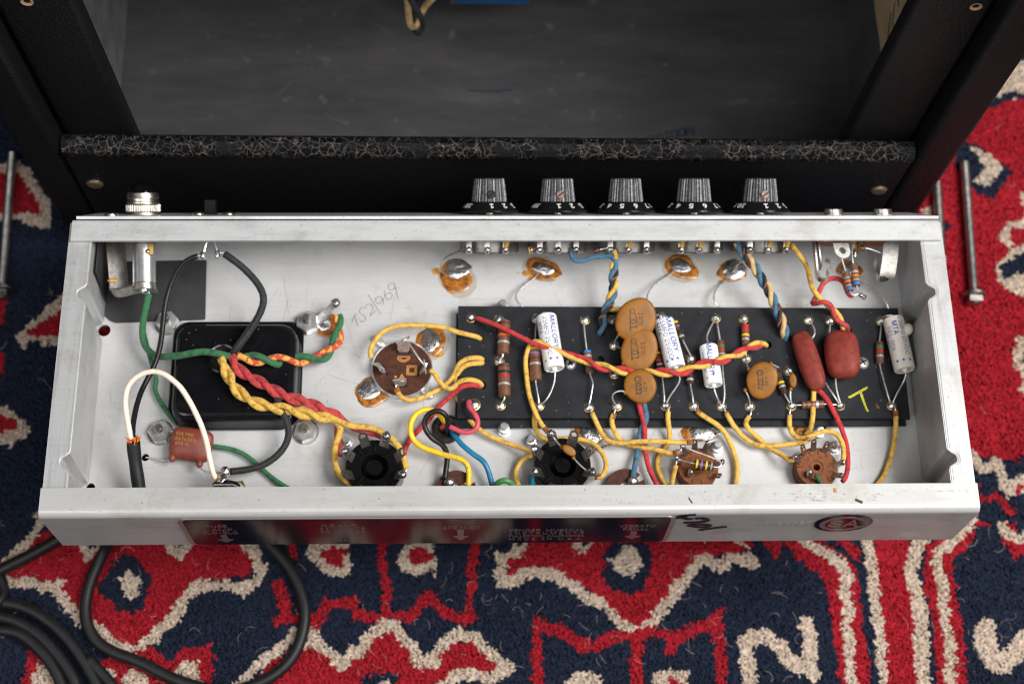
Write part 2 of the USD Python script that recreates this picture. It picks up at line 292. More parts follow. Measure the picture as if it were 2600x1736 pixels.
# strip below the chassis, left
fill(RED, 'K', [(-90, 470), (0, 390), (150, 280), (190, 210), (330, 90), (500, 60), (1590, 100), (1640, 240), (1680, 320), (1640, 410), (1500, 430), (1320, 430), (1290, 470), (1210, 590), (1080, 740), (960, 850), (880, 880), (800, 870), (720, 830), (640, 760), (560, 690), (500, 610), (450, 560), (380, 520), (340, 500), (300, 470), (200, 440), (100, 450)])
line(CREAM, 'K', 55, [(0, 330), (100, 255), (180, 195), (230, 110), (270, 40), (250, 10)])
line(CREAM, 'K', 60, [(20, 450), (120, 465), (200, 455), (290, 490), (350, 480), (385, 450)])
line(CREAM, 'K', 70, [(355, 500), (400, 560), (440, 610), (500, 670), (560, 730), (640, 770), (700, 840), (780, 880), (850, 910), (930, 900)])
line(CREAM, 'K', 68, [(960, 840), (1010, 830), (1060, 760), (1150, 680), (1200, 600), (1250, 520), (1310, 470), (1400, 485), (1500, 475), (1610, 505), (1700, 450), (1735, 390), (1700, 330), (1680, 260), (1620, 200), (1580, 150)])
fill(CREAM, 'K', [(480, 170), (560, 300), (590, 325), (640, 250), (670, 170)]); fill(NAVY, 'K', [(540, 170), (650, 170), (600, 255)])
fill(CREAM, 'K', [(1060, 170), (1110, 260), (1190, 315), (1215, 260), (1285, 230), (1290, 160)]); fill(NAVY, 'K', [(1130, 160), (1235, 160), (1190, 228)])
fill(NAVY, 'K', [(840, 255), (900, 310), (960, 370), (995, 430), (985, 500), (960, 570), (930, 640), (860, 655), (770, 645), (750, 590), (690, 570), (640, 520), (640, 470), (700, 400), (760, 330), (800, 290)])
fill(CREAM, 'K', [(840, 365), (870, 400), (935, 455), (920, 500), (885, 560), (840, 565), (800, 490), (785, 430), (820, 400)])
fill(RED, 'K', [(890, 930), (960, 890), (1030, 910), (1100, 965), (1160, 965), (1180, 920), (1280, 880), (1390, 865), (1410, 950), (1425, 1010), (1380, 1140), (1300, 1250), (700, 1250), (620, 1000), (690, 970)])
fill(CREAM, 'K', [(1200, 980), (1335, 980), (1300, 1040), (1335, 1130), (1250, 1160), (1130, 1080)]); fill(CREAM, 'K', [(790, 1160), (820, 1060), (900, 1035), (985, 1090), (1000, 1200), (790, 1230)]); fill(CREAM, 'K', [(690, 1010), (740, 1020), (760, 1080), (700, 1090)])
fill(RED, 'K', [(1640, 1138), (1720, 1060), (1880, 930), (1960, 870), (2030, 900), (2090, 860), (2160, 930), (2230, 1010), (2349, 1010), (2500, 1300), (1500, 1300)])
line(CREAM, 'K', 62, [(1560, 1160), (1650, 1060), (1720, 985), (1820, 920), (1900, 850), (1945, 800)])
line(CREAM, 'K', 60, [(2030, 880), (2080, 820), (2130, 870), (2180, 920), (2240, 960), (2250, 1010), (2300, 950), (2349, 900)])
line(RED, 'K', 75, [(1840, 470), (1880, 560), (1880, 640), (1900, 700)]); line(RED, 'K', 62, [(1830, 705), (1950, 700), (2060, 690), (2130, 680), (2160, 600), (2250, 600), (2349, 580)]); line(RED, 'K', 40, [(1925, 180), (1940, 290)])
fill(RED, 'K', [(120, 1200), (160, 1000), (180, 920), (280, 885), (400, 960), (480, 1138), (480, 1300)]); fill(CREAM, 'K', [(205, 1160), (230, 1000), (300, 960), (420, 1000), (480, 1160)])
# middle
for sx in (0,):
    fill(CREAM, 'L', [(-40, 100), (215, 90), (245, 250), (205, 330), (90, 325), (0, 255), (-60, 200)]); fill(RED, 'L', [(20, 160), (100, 135), (215, 140), (170, 255), (130, 265), (80, 240)])
    fill(CREAM, 'L', [(640, 90), (780, 90), (770, 180), (815, 225), (795, 280), (620, 315), (555, 240), (545, 170)]); fill(RED, 'L', [(600, 180), (640, 125), (730, 135), (775, 200), (730, 245), (620, 235)])
line(RED, 'L', 55, [(440, 60), (435, 200), (450, 320), (475, 450), (460, 610)]); line(RED, 'L', 52, [(1070, 60), (1060, 180), (1030, 280), (1050, 380), (1020, 480), (1030, 610)])
line(RED, 'L', 62, [(0, 640), (40, 600), (60, 510), (160, 510), (240, 480), (270, 570), (360, 600), (440, 615)]); line(RED, 'L', 65, [(540, 580), (640, 600), (690, 520), (750, 450), (800, 510), (850, 560), (930, 600), (1030, 610)])
fill(RED, 'L', [(-60, 800), (0, 830), (100, 870), (160, 950), (260, 880), (340, 800), (440, 700), (520, 700), (580, 790), (640, 850), (680, 930), (760, 920), (830, 820), (950, 760), (1060, 750), (1130, 850), (1220, 890), (1170, 950), (1000, 950), (900, 970), (840, 1200), (-60, 1250)])
line(CREAM, 'L', 72, [(-40, 700), (30, 785), (110, 835), (165, 915), (230, 860), (310, 800), (380, 700), (440, 645), (520, 645), (580, 740), (650, 800), (700, 900), (780, 880), (840, 780), (950, 705), (1060, 715), (1110, 800), (1200, 860), (1290, 935), (1210, 975), (1160, 1010), (1050, 970), (960, 970), (900, 1010), (830, 1060)])
fill(NAVY, 'L', [(250, 1080), (330, 970), (480, 955), (555, 1000), (500, 1080)]); fill(CREAM, 'L', [(350, 1070), (430, 1020), (495, 1010), (495, 1070)])
fill(RED, 'L', [(1370, 60), (2349, 60), (2420, 330), (2349, 440), (2280, 560), (2200, 640), (2120, 660), (2050, 640), (1980, 560), (1900, 500), (1800, 400), (1690, 340), (1590, 290), (1500, 280), (1400, 300), (1300, 320), (1250, 310), (1290, 280), (1250, 230), (1330, 190), (1380, 150)])
line(CREAM, 'L', 58, [(1215, 195), (1300, 180), (1390, 120)]); line(CREAM, 'L', 74, [(1250, 245), (1215, 290), (1230, 360), (1340, 360), (1370, 310), (1450, 295), (1560, 305), (1630, 350), (1720, 395), (1790, 460), (1890, 500)])
line(CREAM, 'L', 64, [(1960, 555), (2020, 635), (2110, 685), (2190, 660), (2240, 610), (2300, 545), (2349, 460)])
fill(NAVY, 'L', [(1950, 100), (2180, 90), (2225, 170), (2235, 260), (2180, 395), (2120, 440), (2040, 430), (1960, 400), (1900, 340), (1910, 250)]); fill(CREAM, 'L', [(2065, 115), (2150, 150), (2175, 260), (2090, 335), (2000, 300), (1955, 210), (2010, 190), (2020, 140)])
fill(CREAM, 'L', [(1680, 80), (1840, 80), (1790, 185), (1730, 150)]); fill(NAVY, 'L', [(1745, 80), (1815, 80), (1780, 125)])
line(RED, 'L', 62, [(1470, 620), (1470, 760), (1470, 900), (1470, 1060)]); line(RED, 'L', 72, [(1500, 660), (1600, 670), (1680, 725), (1770, 785), (1870, 785), (1970, 720)]); line(RED, 'L', 62, [(2030, 720), (2120, 710), (2250, 690), (2349, 712)]); line(RED, 'L', 75, [(2130, 720), (2130, 860), (2120, 1060)])
line(CREAM, 'L', 85, [(1680, 1060), (1740, 1015), (1820, 995), (1870, 1040)]); fill(CREAM, 'L', [(2230, 960), (2349, 930), (2400, 1000), (2349, 1060), (2240, 1060)])
# right
fill(RED, 'M', [(-80, 300), (560, 300), (520, 420), (400, 450), (330, 440), (230, 470), (150, 570), (60, 640), (-80, 760)])
line(CREAM, 'M', 72, [(0, 760), (40, 680), (120, 590), (170, 520), (240, 455), (300, 510), (360, 505), (410, 450), (480, 480), (540, 465), (560, 510)]); fill(CREAM, 'M', [(360, 310), (470, 310), (515, 395), (440, 370)])
fill(RED, 'M', [(570, 300), (760, 300), (730, 400), (715, 475), (655, 400)])
line(RED, 'M', 195, [(830, 290), (960, 430), (1060, 500), (1140, 570), (1160, 700), (1180, 850), (1200, 1000), (1220, 1150), (1240, 1380)]); line(RED, 'M', 75, [(1120, 300), (1230, 430)])
line(CREAM, 'M', 72, [(870, 320), (960, 390), (1030, 430), (1110, 470), (1165, 545)]); line(CREAM, 'M', 70, [(1180, 590), (1155, 680), (1195, 800), (1170, 900), (1195, 1000), (1190, 1150), (1225, 1380)])
line(CREAM, 'M', 82, [(1300, 300), (1340, 450), (1350, 600), (1370, 760), (1390, 900), (1410, 1050), (1425, 1200), (1440, 1380)])
line(RED, 'M', 205, [(1480, 280), (1485, 500), (1505, 700), (1530, 900), (1550, 1100), (1570, 1380)])
line(CREAM, 'M', 88, [(1650, 380), (1620, 440), (1600, 550), (1640, 700), (1670, 850), (1670, 1000), (1680, 1150), (1710, 1380)]); line(CREAM, 'M', 55, [(1680, 320), (1715, 400)])
line(RED, 'M', 185, [(2110, 110), (1960, 270), (1860, 370), (1790, 430), (1775, 560), (1805, 700), (1840, 900), (1860, 1100), (1890, 1380)])
line(CREAM, 'M', 70, [(2115, 100), (2000, 230), (1900, 330), (1790, 425), (1768, 520), (1812, 620), (1820, 750), (1832, 900), (1855, 1050), (1875, 1380)])
fill(NAVY, 'M', [(2040, 250), (2110, 270), (2150, 340), (2240, 440), (2349, 470), (2500, 900), (2500, 1380), (1990, 1380), (1960, 1000), (1915, 780), (1890, 560), (1880, 470), (1990, 400), (2020, 290)])
line(RED, 'M', 85, [(2060, 30), (2180, 140), (2260, 250), (2240, 330), (2330, 400), (2420, 330)]); line(CREAM, 'M', 72, [(2105, 110), (2160, 185), (2215, 260)]); line(CREAM, 'M', 68, [(2230, 290), (2310, 350), (2420, 280)]); line(RED, 'M', 50, [(2285, 370), (2300, 440)])
fill(CREAM, 'M', [(2180, -40), (2420, -40), (2360, 120), (2290, 175), (2245, 90)]); fill(RED, 'M', [(2280, -40), (2349, -40), (2310, 40)])
line(CREAM, 'M', 128, [(2105, 930), (2095, 1040), (2135, 1125), (2220, 1160), (2290, 1100), (2380, 1000)])
line(CREAM, 'M', 95, [(540, 1350), (515, 1150), (520, 1030), (570, 985), (650, 985), (730, 1050), (790, 1140), (850, 1180), (930, 1180)]); line(CREAM, 'M', 85, [(900, 890), (940, 1000), (930, 1110), (960, 1230)]); line(CREAM, 'M', 60, [(480, 990), (540, 1010)])
line(RED, 'M', 72, [(330, 825), (250, 910), (130, 950), (40, 1000), (0, 1080)]); line(RED, 'M', 68, [(320, 880), (335, 1050), (350, 1200), (340, 1380)]); fill(CREAM, 'M', [(-30, 1200), (135, 1210), (130, 1340), (0, 1340)]); fill(RED, 'M', [(0, 1255), (80, 1270), (80, 1340), (0, 1340)])
# beside the cabinet, right
fill(RED, 'N', [(300, 560), (420, 380), (520, 240), (653, 90), (760, 60), (760, 1330), (640, 1390), (520, 1380), (460, 1440), (380, 1200)])
fill(CREAM, 'N', [(520, 200), (600, 90), (760, 20), (760, 150), (640, 190)]); line(NAVY, 'N', 26, [(520, 215), (570, 195), (620, 178), (690, 190)])
fill(NAVY, 'N', [(425, 330), (470, 335), (520, 360), (612, 432), (555, 525), (500, 505), (470, 470), (425, 420)]); fill(CREAM, 'N', [(465, 345), (540, 370), (582, 415), (560, 455), (520, 485), (485, 465), (530, 420), (500, 385)])
fill(NAVY, 'N', [(340, 585), (395, 600), (412, 625), (385, 660), (340, 660)]); fill(CREAM, 'N', [(310, 560), (340, 545), (355, 590), (330, 610)])
fill(CREAM, 'N', [(640, 500), (760, 480), (760, 590), (660, 590)]); fill(CREAM, 'N', [(565, 650), (600, 605), (660, 580), (760, 590), (760, 860), (640, 850), (570, 805), (560, 745), (610, 690)]); fill(RED, 'N', [(605, 622), (690, 618), (690, 665), (620, 685)]); fill(NAVY, 'N', [(572, 740), (660, 700), (760, 690), (760, 760), (655, 765), (590, 790)])
fill(CREAM, 'N', [(628, 985), (700, 960), (700, 1190), (640, 1170), (650, 1110), (622, 1080)]); fill(NAVY, 'N', [(650, 1040), (700, 1020), (700, 1100), (660, 1110)])
line(CREAM, 'N', 34, [(480, 1370), (520, 1420), (565, 1395), (600, 1480), (660, 1450), (740, 1470)]); fill(NAVY, 'N', [(500, 1480), (545, 1440), (590, 1520), (640, 1500), (760, 1520), (760, 1600), (500, 1600)]); line(RED, 'N', 24, [(510, 1520), (560, 1510), (610, 1560)])
# beside the chassis, left
fill(CREAM, 'O', [(-60, 110), (50, 92), (110, 108), (150, 180), (195, 250), (195, 352), (150, 352), (90, 330), (60, 312), (-60, 335)]); fill(RED, 'O', [(-60, 145), (70, 128), (130, 220), (165, 292), (60, 302), (-60, 292)])
fill(CREAM, 'O', [(58, 792), (120, 730), (200, 650), (260, 610), (400, 600), (400, 830), (160, 812), (120, 800), (90, 832)]); fill(RED, 'O', [(90, 770), (150, 740), (250, 672), (400, 660), (400, 790), (160, 782), (120, 780)])
fill(CREAM, 'O', [(-60, 1030), (40, 1080), (125, 1150), (92, 1182), (40, 1222), (-60, 1200)]); fill(RED, 'O', [(-60, 1072), (60, 1120), (72, 1152), (-60, 1182)])
fill(RED, 'O', [(-60, 625), (20, 638), (15, 722), (-60, 752)]); fill(RED, 'O', [(-60, 845), (10, 850), (10, 930), (-60, 930)])
fill(RED, 'A', [(600, 1070), (800, 1070), (800, 1220), (600, 1220)])
# the field goes on beyond the frame in the same manner
for k, (x, y, a) in enumerate([(-.50, .06, 0), (-.47, -.32, 1), (.50, .22, .5), (.47, -.36, 2), (0, -.40, 0), (-.24, -.40, 1), (.24, -.40, 1), (-.55, .35, 2), (.56, .45, 1), (.56, -.1, 0), (-.56, -.12, 1)]):
    star = Polygon([((.06 + .03 * math.cos(4 * t)) * math.cos(t + a) + x, (.045 + .02 * math.cos(4 * t)) * math.sin(t + a) + y) for t in np.linspace(0, 6.28, 24)])
    Lr[0:0] = [(CREAM, star), (RED, star.buffer(-.012)), (NAVY, star.buffer(-.035))]
PITCH = .00148
gx, gy = np.meshgrid(np.arange(-.40, .40, PITCH), np.arange(-.31, .27, PITCH)); gx[::2] += PITCH / 2
gx = gx.ravel() + rng.normal(0, PITCH * .2, gx.size); gy = gy.ravel() + rng.normal(0, PITCH * .2, gy.size)
keep = ~((np.abs(gx) < .225) & (gy > .004) & (gy < .22)) & ~((np.abs(gx) < .14) & (gy > -.14) & (gy < 0)); NIN = keep.sum()
gx, gy = gx[keep], gy[keep]
ox, oy = np.meshgrid(np.arange(-.7, .7, .0048), np.arange(-.55, .65, .0048)); ox, oy = ox.ravel() + rng.normal(0, .0008, ox.size), oy.ravel() + rng.normal(0, .0008, ox.size); o_ = (np.abs(ox) > .401) | (oy < -.311) | (oy > .271) | ((np.abs(ox) < .14) & (oy > -.14) & (oy < 0))
gx, gy = np.r_[gx, ox[o_]], np.r_[gy, oy[o_]]; gs = np.r_[np.ones(NIN), np.full(o_.sum(), 2.8)]
wob = lambda s: .0009 * (meshkit.noise(np.stack([gx * 330, gy * 330, np.full_like(gx, s)], 1), 3) - .5) * 2
qx, qy = gx + wob(1.), gy + wob(9.)
col = np.zeros(len(gx), int)
for c_, g_ in Lr:
    x0, y0, x1, y1 = g_.bounds; i = np.nonzero((qx > x0) & (qx < x1) & (qy > y0) & (qy < y1))[0]
    if len(i): col[i[contains_xy(g_, qx[i], qy[i])]] = c_
def tufts(sel, height):
    x, y, S_ = gx[sel], gy[sel], gs[sel][:, None]; n = len(x); k = 3
    a0 = rng.uniform(0, 6.28, n); ang = a0[:, None] + np.arange(k) * 2 * np.pi / k
    h = height * (1 + rng.normal(0, .05, n)) + .0012 * (meshkit.fbm(np.stack([x * 60, y * 60, 0 * x], 1), 3, 5) - .5)
    lean = rng.normal(0, .0007, (n, 2)) + [.0003, -.0004]
    V = np.zeros((n, 2 * k + 1, 3)); r1 = PITCH * S_ * 1.08 * (1 + rng.normal(0, .1, (n, k))); r2 = PITCH * S_ * .56 * (1 + rng.normal(0, .20, (n, k)))
    V[:, :k, 0] = x[:, None] + r1 * np.cos(ang); V[:, :k, 1] = y[:, None] + r1 * np.sin(ang); V[:, :k, 2] = .0066
    V[:, k:2 * k, 0] = x[:, None] + lean[:, :1] + r2 * np.cos(ang + .5); V[:, k:2 * k, 1] = y[:, None] + lean[:, 1:] + r2 * np.sin(ang + .5); V[:, k:2 * k, 2] = h[:, None] * (.86 + rng.normal(0, .05, (n, k)))
    V[:, 2 * k, 0] = x + lean[:, 0] * 1.2; V[:, 2 * k, 1] = y + lean[:, 1] * 1.2; V[:, 2 * k, 2] = h
    F = []
    for j in range(k): a, b = j, (j + 1) % k; F += [[a, b, k + b], [a, k + b, k + a], [k + a, k + b, 2 * k]]
    F = (np.array(F)[None] + (np.arange(n) * (2 * k + 1))[:, None, None]).reshape(-1, 3)
    return V.reshape(-1, 3), F
def wool(name, c, dk, lt):
    nodes = {"g": ("geometry", {}), "r": ("rgb_ramp", {"ramp": [(0, dk), (.5, c), (1, lt)]}), "n": ("noise_texture", {"scale": 1500, "detail": 2}), "mx": ("mix_float", {"fac": .45}),
             "bm": ("bump", {"strength": 1.0, "distance": .0008}), "p": ("principled_bsdf", {"roughness": .9, "sheen_weight": .3, "sheen_roughness": .6, "specular_ior_level": .15, "sheen_tint": lt})}
    return mat(name, nodes, [("g.random_per_island", "mx.a"), ("g.position", "n.vector"), ("n.fac", "mx.b"), ("mx.result", "r.fac"), ("r.color", "p.base_color"), ("n.fac", "bm.height"), ("bm.normal", "p.normal")])
WOOL = [wool('wool_navy', (.018, .026, .052), (.009, .013, .027), (.046, .067, .118)), wool('wool_red', (.44, .017, .030), (.28, .008, .017), (.57, .046, .062)), wool('wool_cream', (.66, .54, .44), (.52, .415, .33), (.77, .65, .545))]
top('carpet', bx(-.8, .8, -.6, .9, -.012, .0058, .001), plain('carpet_backing', (.06, .02, .028), .95), kind='structure', world=True, smooth=False, label='red, navy and cream patterned wool carpet under the amplifier', category='carpet')
CPX = Thing('carpet_pile', 'short tufted wool pile of the red, navy and cream carpet', 'carpet pile', (0, 0, .0058), world=True, kind='stuff')
for k, nm in enumerate(('navy_pile', 'red_pile', 'cream_pile')): CPX.part(nm, tufts(col == k, CZ), WOOL[k], smooth=True, kind='stuff')
def fibres(n, box_):
    V = []
    for _ in range(n):
        x, y = rng.uniform(box_[0], box_[1]), rng.uniform(box_[2], box_[3]); a = rng.uniform(0, 6.28); L = rng.uniform(.002, .007); c = rng.normal(0, 1.2)
        p = [(x + L * s * math.cos(a + c * s), y + L * s * math.sin(a + c * s), CZ + .0004 + .0012 * math.sin(3 * s)) for s in np.linspace(0, 1, 5)]
        V.append(tube(p, .00006, 3, False))
    return cat(V)
CPX.part('loose_fibre', cat([fibres(420, (-.32, .32, -.30, -.15)), fibres(80, (-.34, -.2, -.2, .0)), fibres(80, (.24, .36, -.2, .2))]), plain('pale_fibre', (.5, .42, .38), .9), kind='stuff')

# ================================================================== amplifier cabinet (open back towards the camera)
def tolex(name, crack=False):
    nodes = {"g": ("geometry", {}), "v": ("voronoi_texture", {"scale": 900}), "n": ("noise_texture", {"scale": 500, "detail": 4}), "ad": ("math", {"math_type": "add"}),
             "bm": ("bump", {"strength": 1.0, "distance": .00022}), "p": ("principled_bsdf", {"base_color": (.0075, .0072, .0078), "roughness": .46, "specular_ior_level": .07 if crack else .2})}
    links = [("g.position", "v.vector"), ("g.position", "n.vector"), ("v.distance", "ad.value1"), ("n.fac", "ad.value2"), ("ad.value", "bm.height"), ("bm.normal", "p.normal")]
    if crack:
        nodes |= {"n2": ("noise_texture", {"scale": 300, "detail": 3}), "wv": ("vector_math", {"math_type": "multiply_add", "vector2": (.0035, .0035, .0035)}), "vc": ("voronoi_texture", {"feature": "distance_to_edge", "scale": 290}), "vd": ("voronoi_texture", {"feature": "distance_to_edge", "scale": 150}),
                  "mn": ("math", {"math_type": "minimum"}), "r": ("rgb_ramp", {"ramp": [(0, (.15, .13, .115)), (.010, (.085, .075, .068)), (.022, (.004, .004, .0045))]}), "n3": ("noise_texture", {"scale": 60, "detail": 2}), "rm": ("rgb_ramp", {"ramp": [(.36, (0, 0, 0)), (.5, (1, 1, 1))]}), "mx": ("mix_color", {"a": (.009, .009, .010)})}
        links += [("g.position", "n2.vector"), ("n2.color", "wv.vector1"), ("g.position", "wv.vector3"), ("wv.vector", "vc.vector"), ("wv.vector", "vd.vector"), ("vc.distance", "mn.value1"), ("vd.distance", "mn.value2"), ("mn.value", "r.fac"), ("g.position", "n3.vector"), ("n3.fac", "rm.fac"), ("rm.color", "mx.fac"), ("r.color", "mx.b"), ("mx.result", "p.base_color")]
    return mat(name, nodes, links)
M['tolex'], M['crack'] = tolex('black_tolex'), tolex('cracked_tolex', True)
M['blackwood'] = mat('black_stained_wood', {"g": ("geometry", {}), "mp": ("mapping", {"scale": (14, 60, 14)}), "n": ("noise_texture", {"scale": 1.0, "detail": 7, "roughness": .68}), "r": ("rgb_ramp", {"ramp": [(.3, (.042, .042, .046)), (.52, (.066, .066, .070)), (.72, (.098, .090, .084))]}),
    "s": ("noise_texture", {"scale": 130, "detail": 2}), "sr": ("rgb_ramp", {"ramp": [(.66, (0, 0, 0)), (.76, (.35, .35, .35))]}), "mx": ("mix_color", {"b": (.20, .18, .17)}),
    "p": ("principled_bsdf", {"roughness": .72, "specular_ior_level": .3})}, [("g.position", "mp.vector"), ("mp.vector", "n.vector"), ("n.fac", "r.fac"), ("g.position", "s.vector"), ("s.fac", "sr.fac"), ("sr.color", "mx.fac"), ("r.color", "mx.a"), ("mx.result", "p.base_color")])
M['chart'] = mat('aged_paper', {"g": ("geometry", {}), "n": ("noise_texture", {"scale": 40, "detail": 4}), "r": ("rgb_ramp", {"ramp": [(.3, (.40, .27, .13)), (.65, (.55, .41, .24))]}), "p": ("principled_bsdf", {"roughness": .85})}, [("g.position", "n.vector"), ("n.fac", "r.fac"), ("r.color", "p.base_color")])
CAB = Thing('amplifier_cabinet', 'black vinyl covered open-back amplifier cabinet standing behind the metal chassis', 'amplifier cabinet', (0, .095, CZ), world=True)
HW, DEP, TOPZ, PZ = .2025, .215, .385, .1237
def rounded_side(s):
    y0, x0, x1 = .0, .2030, .2222
    ol = sbox(x0 if s > 0 else -x1, y0, x1 if s > 0 else -x0, DEP).buffer(-.0035).buffer(.0035, quad_segs=5)
    return extrude(ol, TOPZ - CZ, (0, 0, CZ))
for s in (-1, 1): CAB.part('side_panel', rounded_side(s), M['tolex'])
CAB.part('bottom_panel', bx(-HW, HW, .0095, DEP - .001, CZ, .0215), M['blackwood'], 35)
CAB.part('top_panel', bx(-HW, HW, .001, DEP - .001, TOPZ - .018, TOPZ), M['tolex'])
CAB.part('baffle_board', bx(-HW, HW, DEP - .016, DEP - .003, .0218, TOPZ - .0185), M['blackwood'])
for s in (-1, 1):                                     # inner lining and screw cleats
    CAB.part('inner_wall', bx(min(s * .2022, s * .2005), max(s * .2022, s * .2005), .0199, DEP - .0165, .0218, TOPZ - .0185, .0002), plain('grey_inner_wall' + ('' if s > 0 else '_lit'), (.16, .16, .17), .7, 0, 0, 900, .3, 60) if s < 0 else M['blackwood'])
    xa, xb = sorted((s * .1690, s * .2018))
    cl = sbox(xa, .0098, xb, .0195).buffer(-.003).buffer(.003, quad_segs=5); p_ = CAB.part('screw_cleat', extrude(cl, TOPZ - .019 - .022, (0, 0, .022)), M['tolex'])
    sc = on_plane(*(('Z', 62, 4) if s < 0 else ('Z', 2238, 15)), (0, .0097, 0), (0, 1, 0), True)
    CAB.part('screw_hole', lathe([(0, 0), (.0014, .0003), (.0026, .0006), (.0026, .0008)], sc + [0, .0004, 0], (0, -1, 0), 14), plain('torn_wood' + str(s), (.42, .27, .14), .8), under=p_)
pan = CAB.part('lower_back_panel', (lambda v, f: (v, f))(*extrude(Polygon([(.0, .0225), (.0088, .0225), (.0088, PZ - .003), (.0070, PZ - .0008), (.0045, PZ), (.0022, PZ - .0010), (.0, PZ - .0034)]), 2 * HW - .002, (-HW + .001, 0, 0), [[0, 1, 0], [0, 0, 1], [1, 0, 0]])), M['tolex'])
CAB.part('cracked_edge', (lambda q: extrude(Polygon(q), 2 * HW - .0014, (-HW + .0007, 0, 0), [[0, 1, 0], [0, 0, 1], [1, 0, 0]]))([(-.0006, PZ - .0058), (-.0006, PZ - .0032), (.0018, PZ - .0004), (.0045, PZ + .0006), (.0074, PZ - .0002), (.0096, PZ - .003), (.0096, PZ - .0058), (.009, PZ - .0058), (.009, PZ - .0032), (.0070, PZ - .0008), (.0045, PZ - .0002), (.0022, PZ - .0010), (.0002, PZ - .0034), (.0002, PZ - .0058)]), M['crack'], under=pan, label='worn cracked covering along the top edge of the back panel')
def screwhead(thing, c, n, r, m, under=None, cross=True, name='screw'):
    s, u, d = frame(n); p = thing.part(name, lathe([(r, -.0006), (r, .0002), (r * .85, .0007), (r * .45, .0011), (0, .0012)], c, n, 18), m, under=under)
    if not under:
        for ax in ((s, u), (u, s))[:2 if cross else 1]: thing.part('slot', basis_box(np.asarray(c) + d * .00105, np.array([ax[0], ax[1], d]), [r * 1.15, r * .26, .0004], .00003), M['hole'], under=p)
    return p
for q in (('P', 241, 467), ('P', 2231, 483)):
    c = on_plane(*q, (0, 0, 0), (0, 1, 0), True); pz = lathe([(.0042, -.0006), (.0042, .0002), (.0034, .0010), (.0016, .0013), (0, .0008)], c, (0, -1, 0), 18); k = CAB.part('screw', pz, plain('dull_brass_screw%d' % q[1], (.42, .33, .22), .42, .9, .0002, 900), under=pan)
# paper chart inside the right wall
o = np.array([.2000, 0, 0]); ch = [on_plane(c, x, y, o, (1, 0, 0), True) for c, x, y in (('J', 1655, -60), ('J', 1672, 80), ('J', 1690, 200), ('J', 1702, 330))]
cy0, cz0 = ch[-1][1], ch[-1][2]
PC = [(p[1], p[2]) for p in ch]; far = [(p[0] - .085, p[1] + .0) for p in PC][::-1]
pp = CAB.part('paper_chart', extrude(Polygon([(.175, .0838)] + PC + [(.052, .0895), (.050, .215), (.175, .215)]), .0004, (.2002, 0, 0), [[0, 1, 0], [0, 0, 1], [-1, 0, 0]]), M['chart'], label='yellowed printed paper chart glued inside the right wall')
for i, (x0, y0, x1, y1) in enumerate([(1755, 15, 1745, 130), (1738, 60, 1722, 200), (1770, 0, 1775, 30), (1785, 90, 1800, 30), (1800, 30, 1812, 45), (1812, 45, 1790, 115), (1730, 160, 1740, 240), (1712, 210, 1722, 290)]):
    a, b = (on_plane('J', x, y, (.1996, 0, 0), (1, 0, 0), True) for x, y in ((x0, y0), (x1, y1)))
    CAB.part('print', stroke([a, a * .5 + b * .5 + [0, .0004, 0], b], .0012, np.array([-1., 0, 0])), M['blackink'], under=pp)
# stamp on the cabinet floor and a chalk line
for ch_, (x, y) in zip('MOD1000', [(815, 603), (780, 607), (745, 615), (715, 622), (680, 632), (640, 640), (570, 650)]):
    c = ww('J', x, y, .0216); v, f = text(ch_, .0048, True); R = np.array([[-1, -.12, 0], [.12, -1, 0], [0, 0, 1.]]); CAB.part('stamp', (v @ R + c + [0, 0, .0001], f), plain('stamp_ink_' + str(x), (.012, .025, .055), .8), kind=None)
CAB.part('blue_scratch', stroke(smooth_path([ww('I', 2150, 415, .0217), ww('I', 2250, 420, .0217), ww('I', 2349, 412, .0217)], .002), .0010, np.array([0, 0, 1.])), plain('blue_pencil', (.012, .03, .065), .8))
SCR = []
for _ in range(22):
    x, y = rng.uniform(-.17, .17), rng.uniform(.02, .16); a_ = rng.uniform(-.7, .9) + (3.1 if rng.random() < .5 else 0); L_ = rng.uniform(.004, .028); SCR.append(stroke(smooth_path(np.array([[x, y, .02155], [x + L_ * .5 * math.cos(a_), y + L_ * .5 * math.sin(a_) + rng.normal(0, .001), .02155], [x + L_ * math.cos(a_), y + L_ * math.sin(a_), .02155]]), .002), rng.uniform(.0002, .0005), np.array([0, 0, 1.])))
CAB.part('floor_scratches', cat(SCR), plain('pale_scratch', (.10, .097, .094), .8), False, kind='stuff')
for y_, l_ in ((135, 12), (175, 14), (262, 20), (345, 34)):
    c_ = ww('I', 548 - (y_ - 140) * .02, y_ + 10, .0218); CAB.part('seam_gap', blob(c_, (.0011, l_ * .00017, .0003), y_, .3, 2), M['hole'], True)
# speaker hanging on the baffle
SPK = Thing('speaker', 'loudspeaker with blue label on its back fixed inside the cabinet', 'speaker', (.0, DEP - .016, .20), world=True)
SPK.part('basket', lathe([(.072, 0), (.074, -.004), (.066, -.012), (.045, -.040), (.030, -.048), (.030, -.052)], (.005, DEP - .0162, .20), (0, 1, 0), 40), M['dullsteel'])
lb = [ww('P', 1138, 0, .1), ww('P', 1360, 0, .1)]
lc = on_plane('P', 1246, 16, (0, .115, 0), (0, 1, 0), True); hwL = .0215
SPK.part('magnet', basis_box([lc[0], .138, lc[2] + .034], I3, [.055, .040, .064], .003), M['dullsteel'])
lp = SPK.part('label_plate', basis_box([lc[0], .1168, lc[2] + .030], I3, [hwL * 2, .0016, .060], .0003), M['dullsteel'])
SPK.part('label_print', basis_box([lc[0] + .0006, .1158, lc[2] + .0315], I3, [hwL * 2 - .004, .0006, .060], .0001), plain('blue_label', (.012, .11, .32), .5), under=lp)
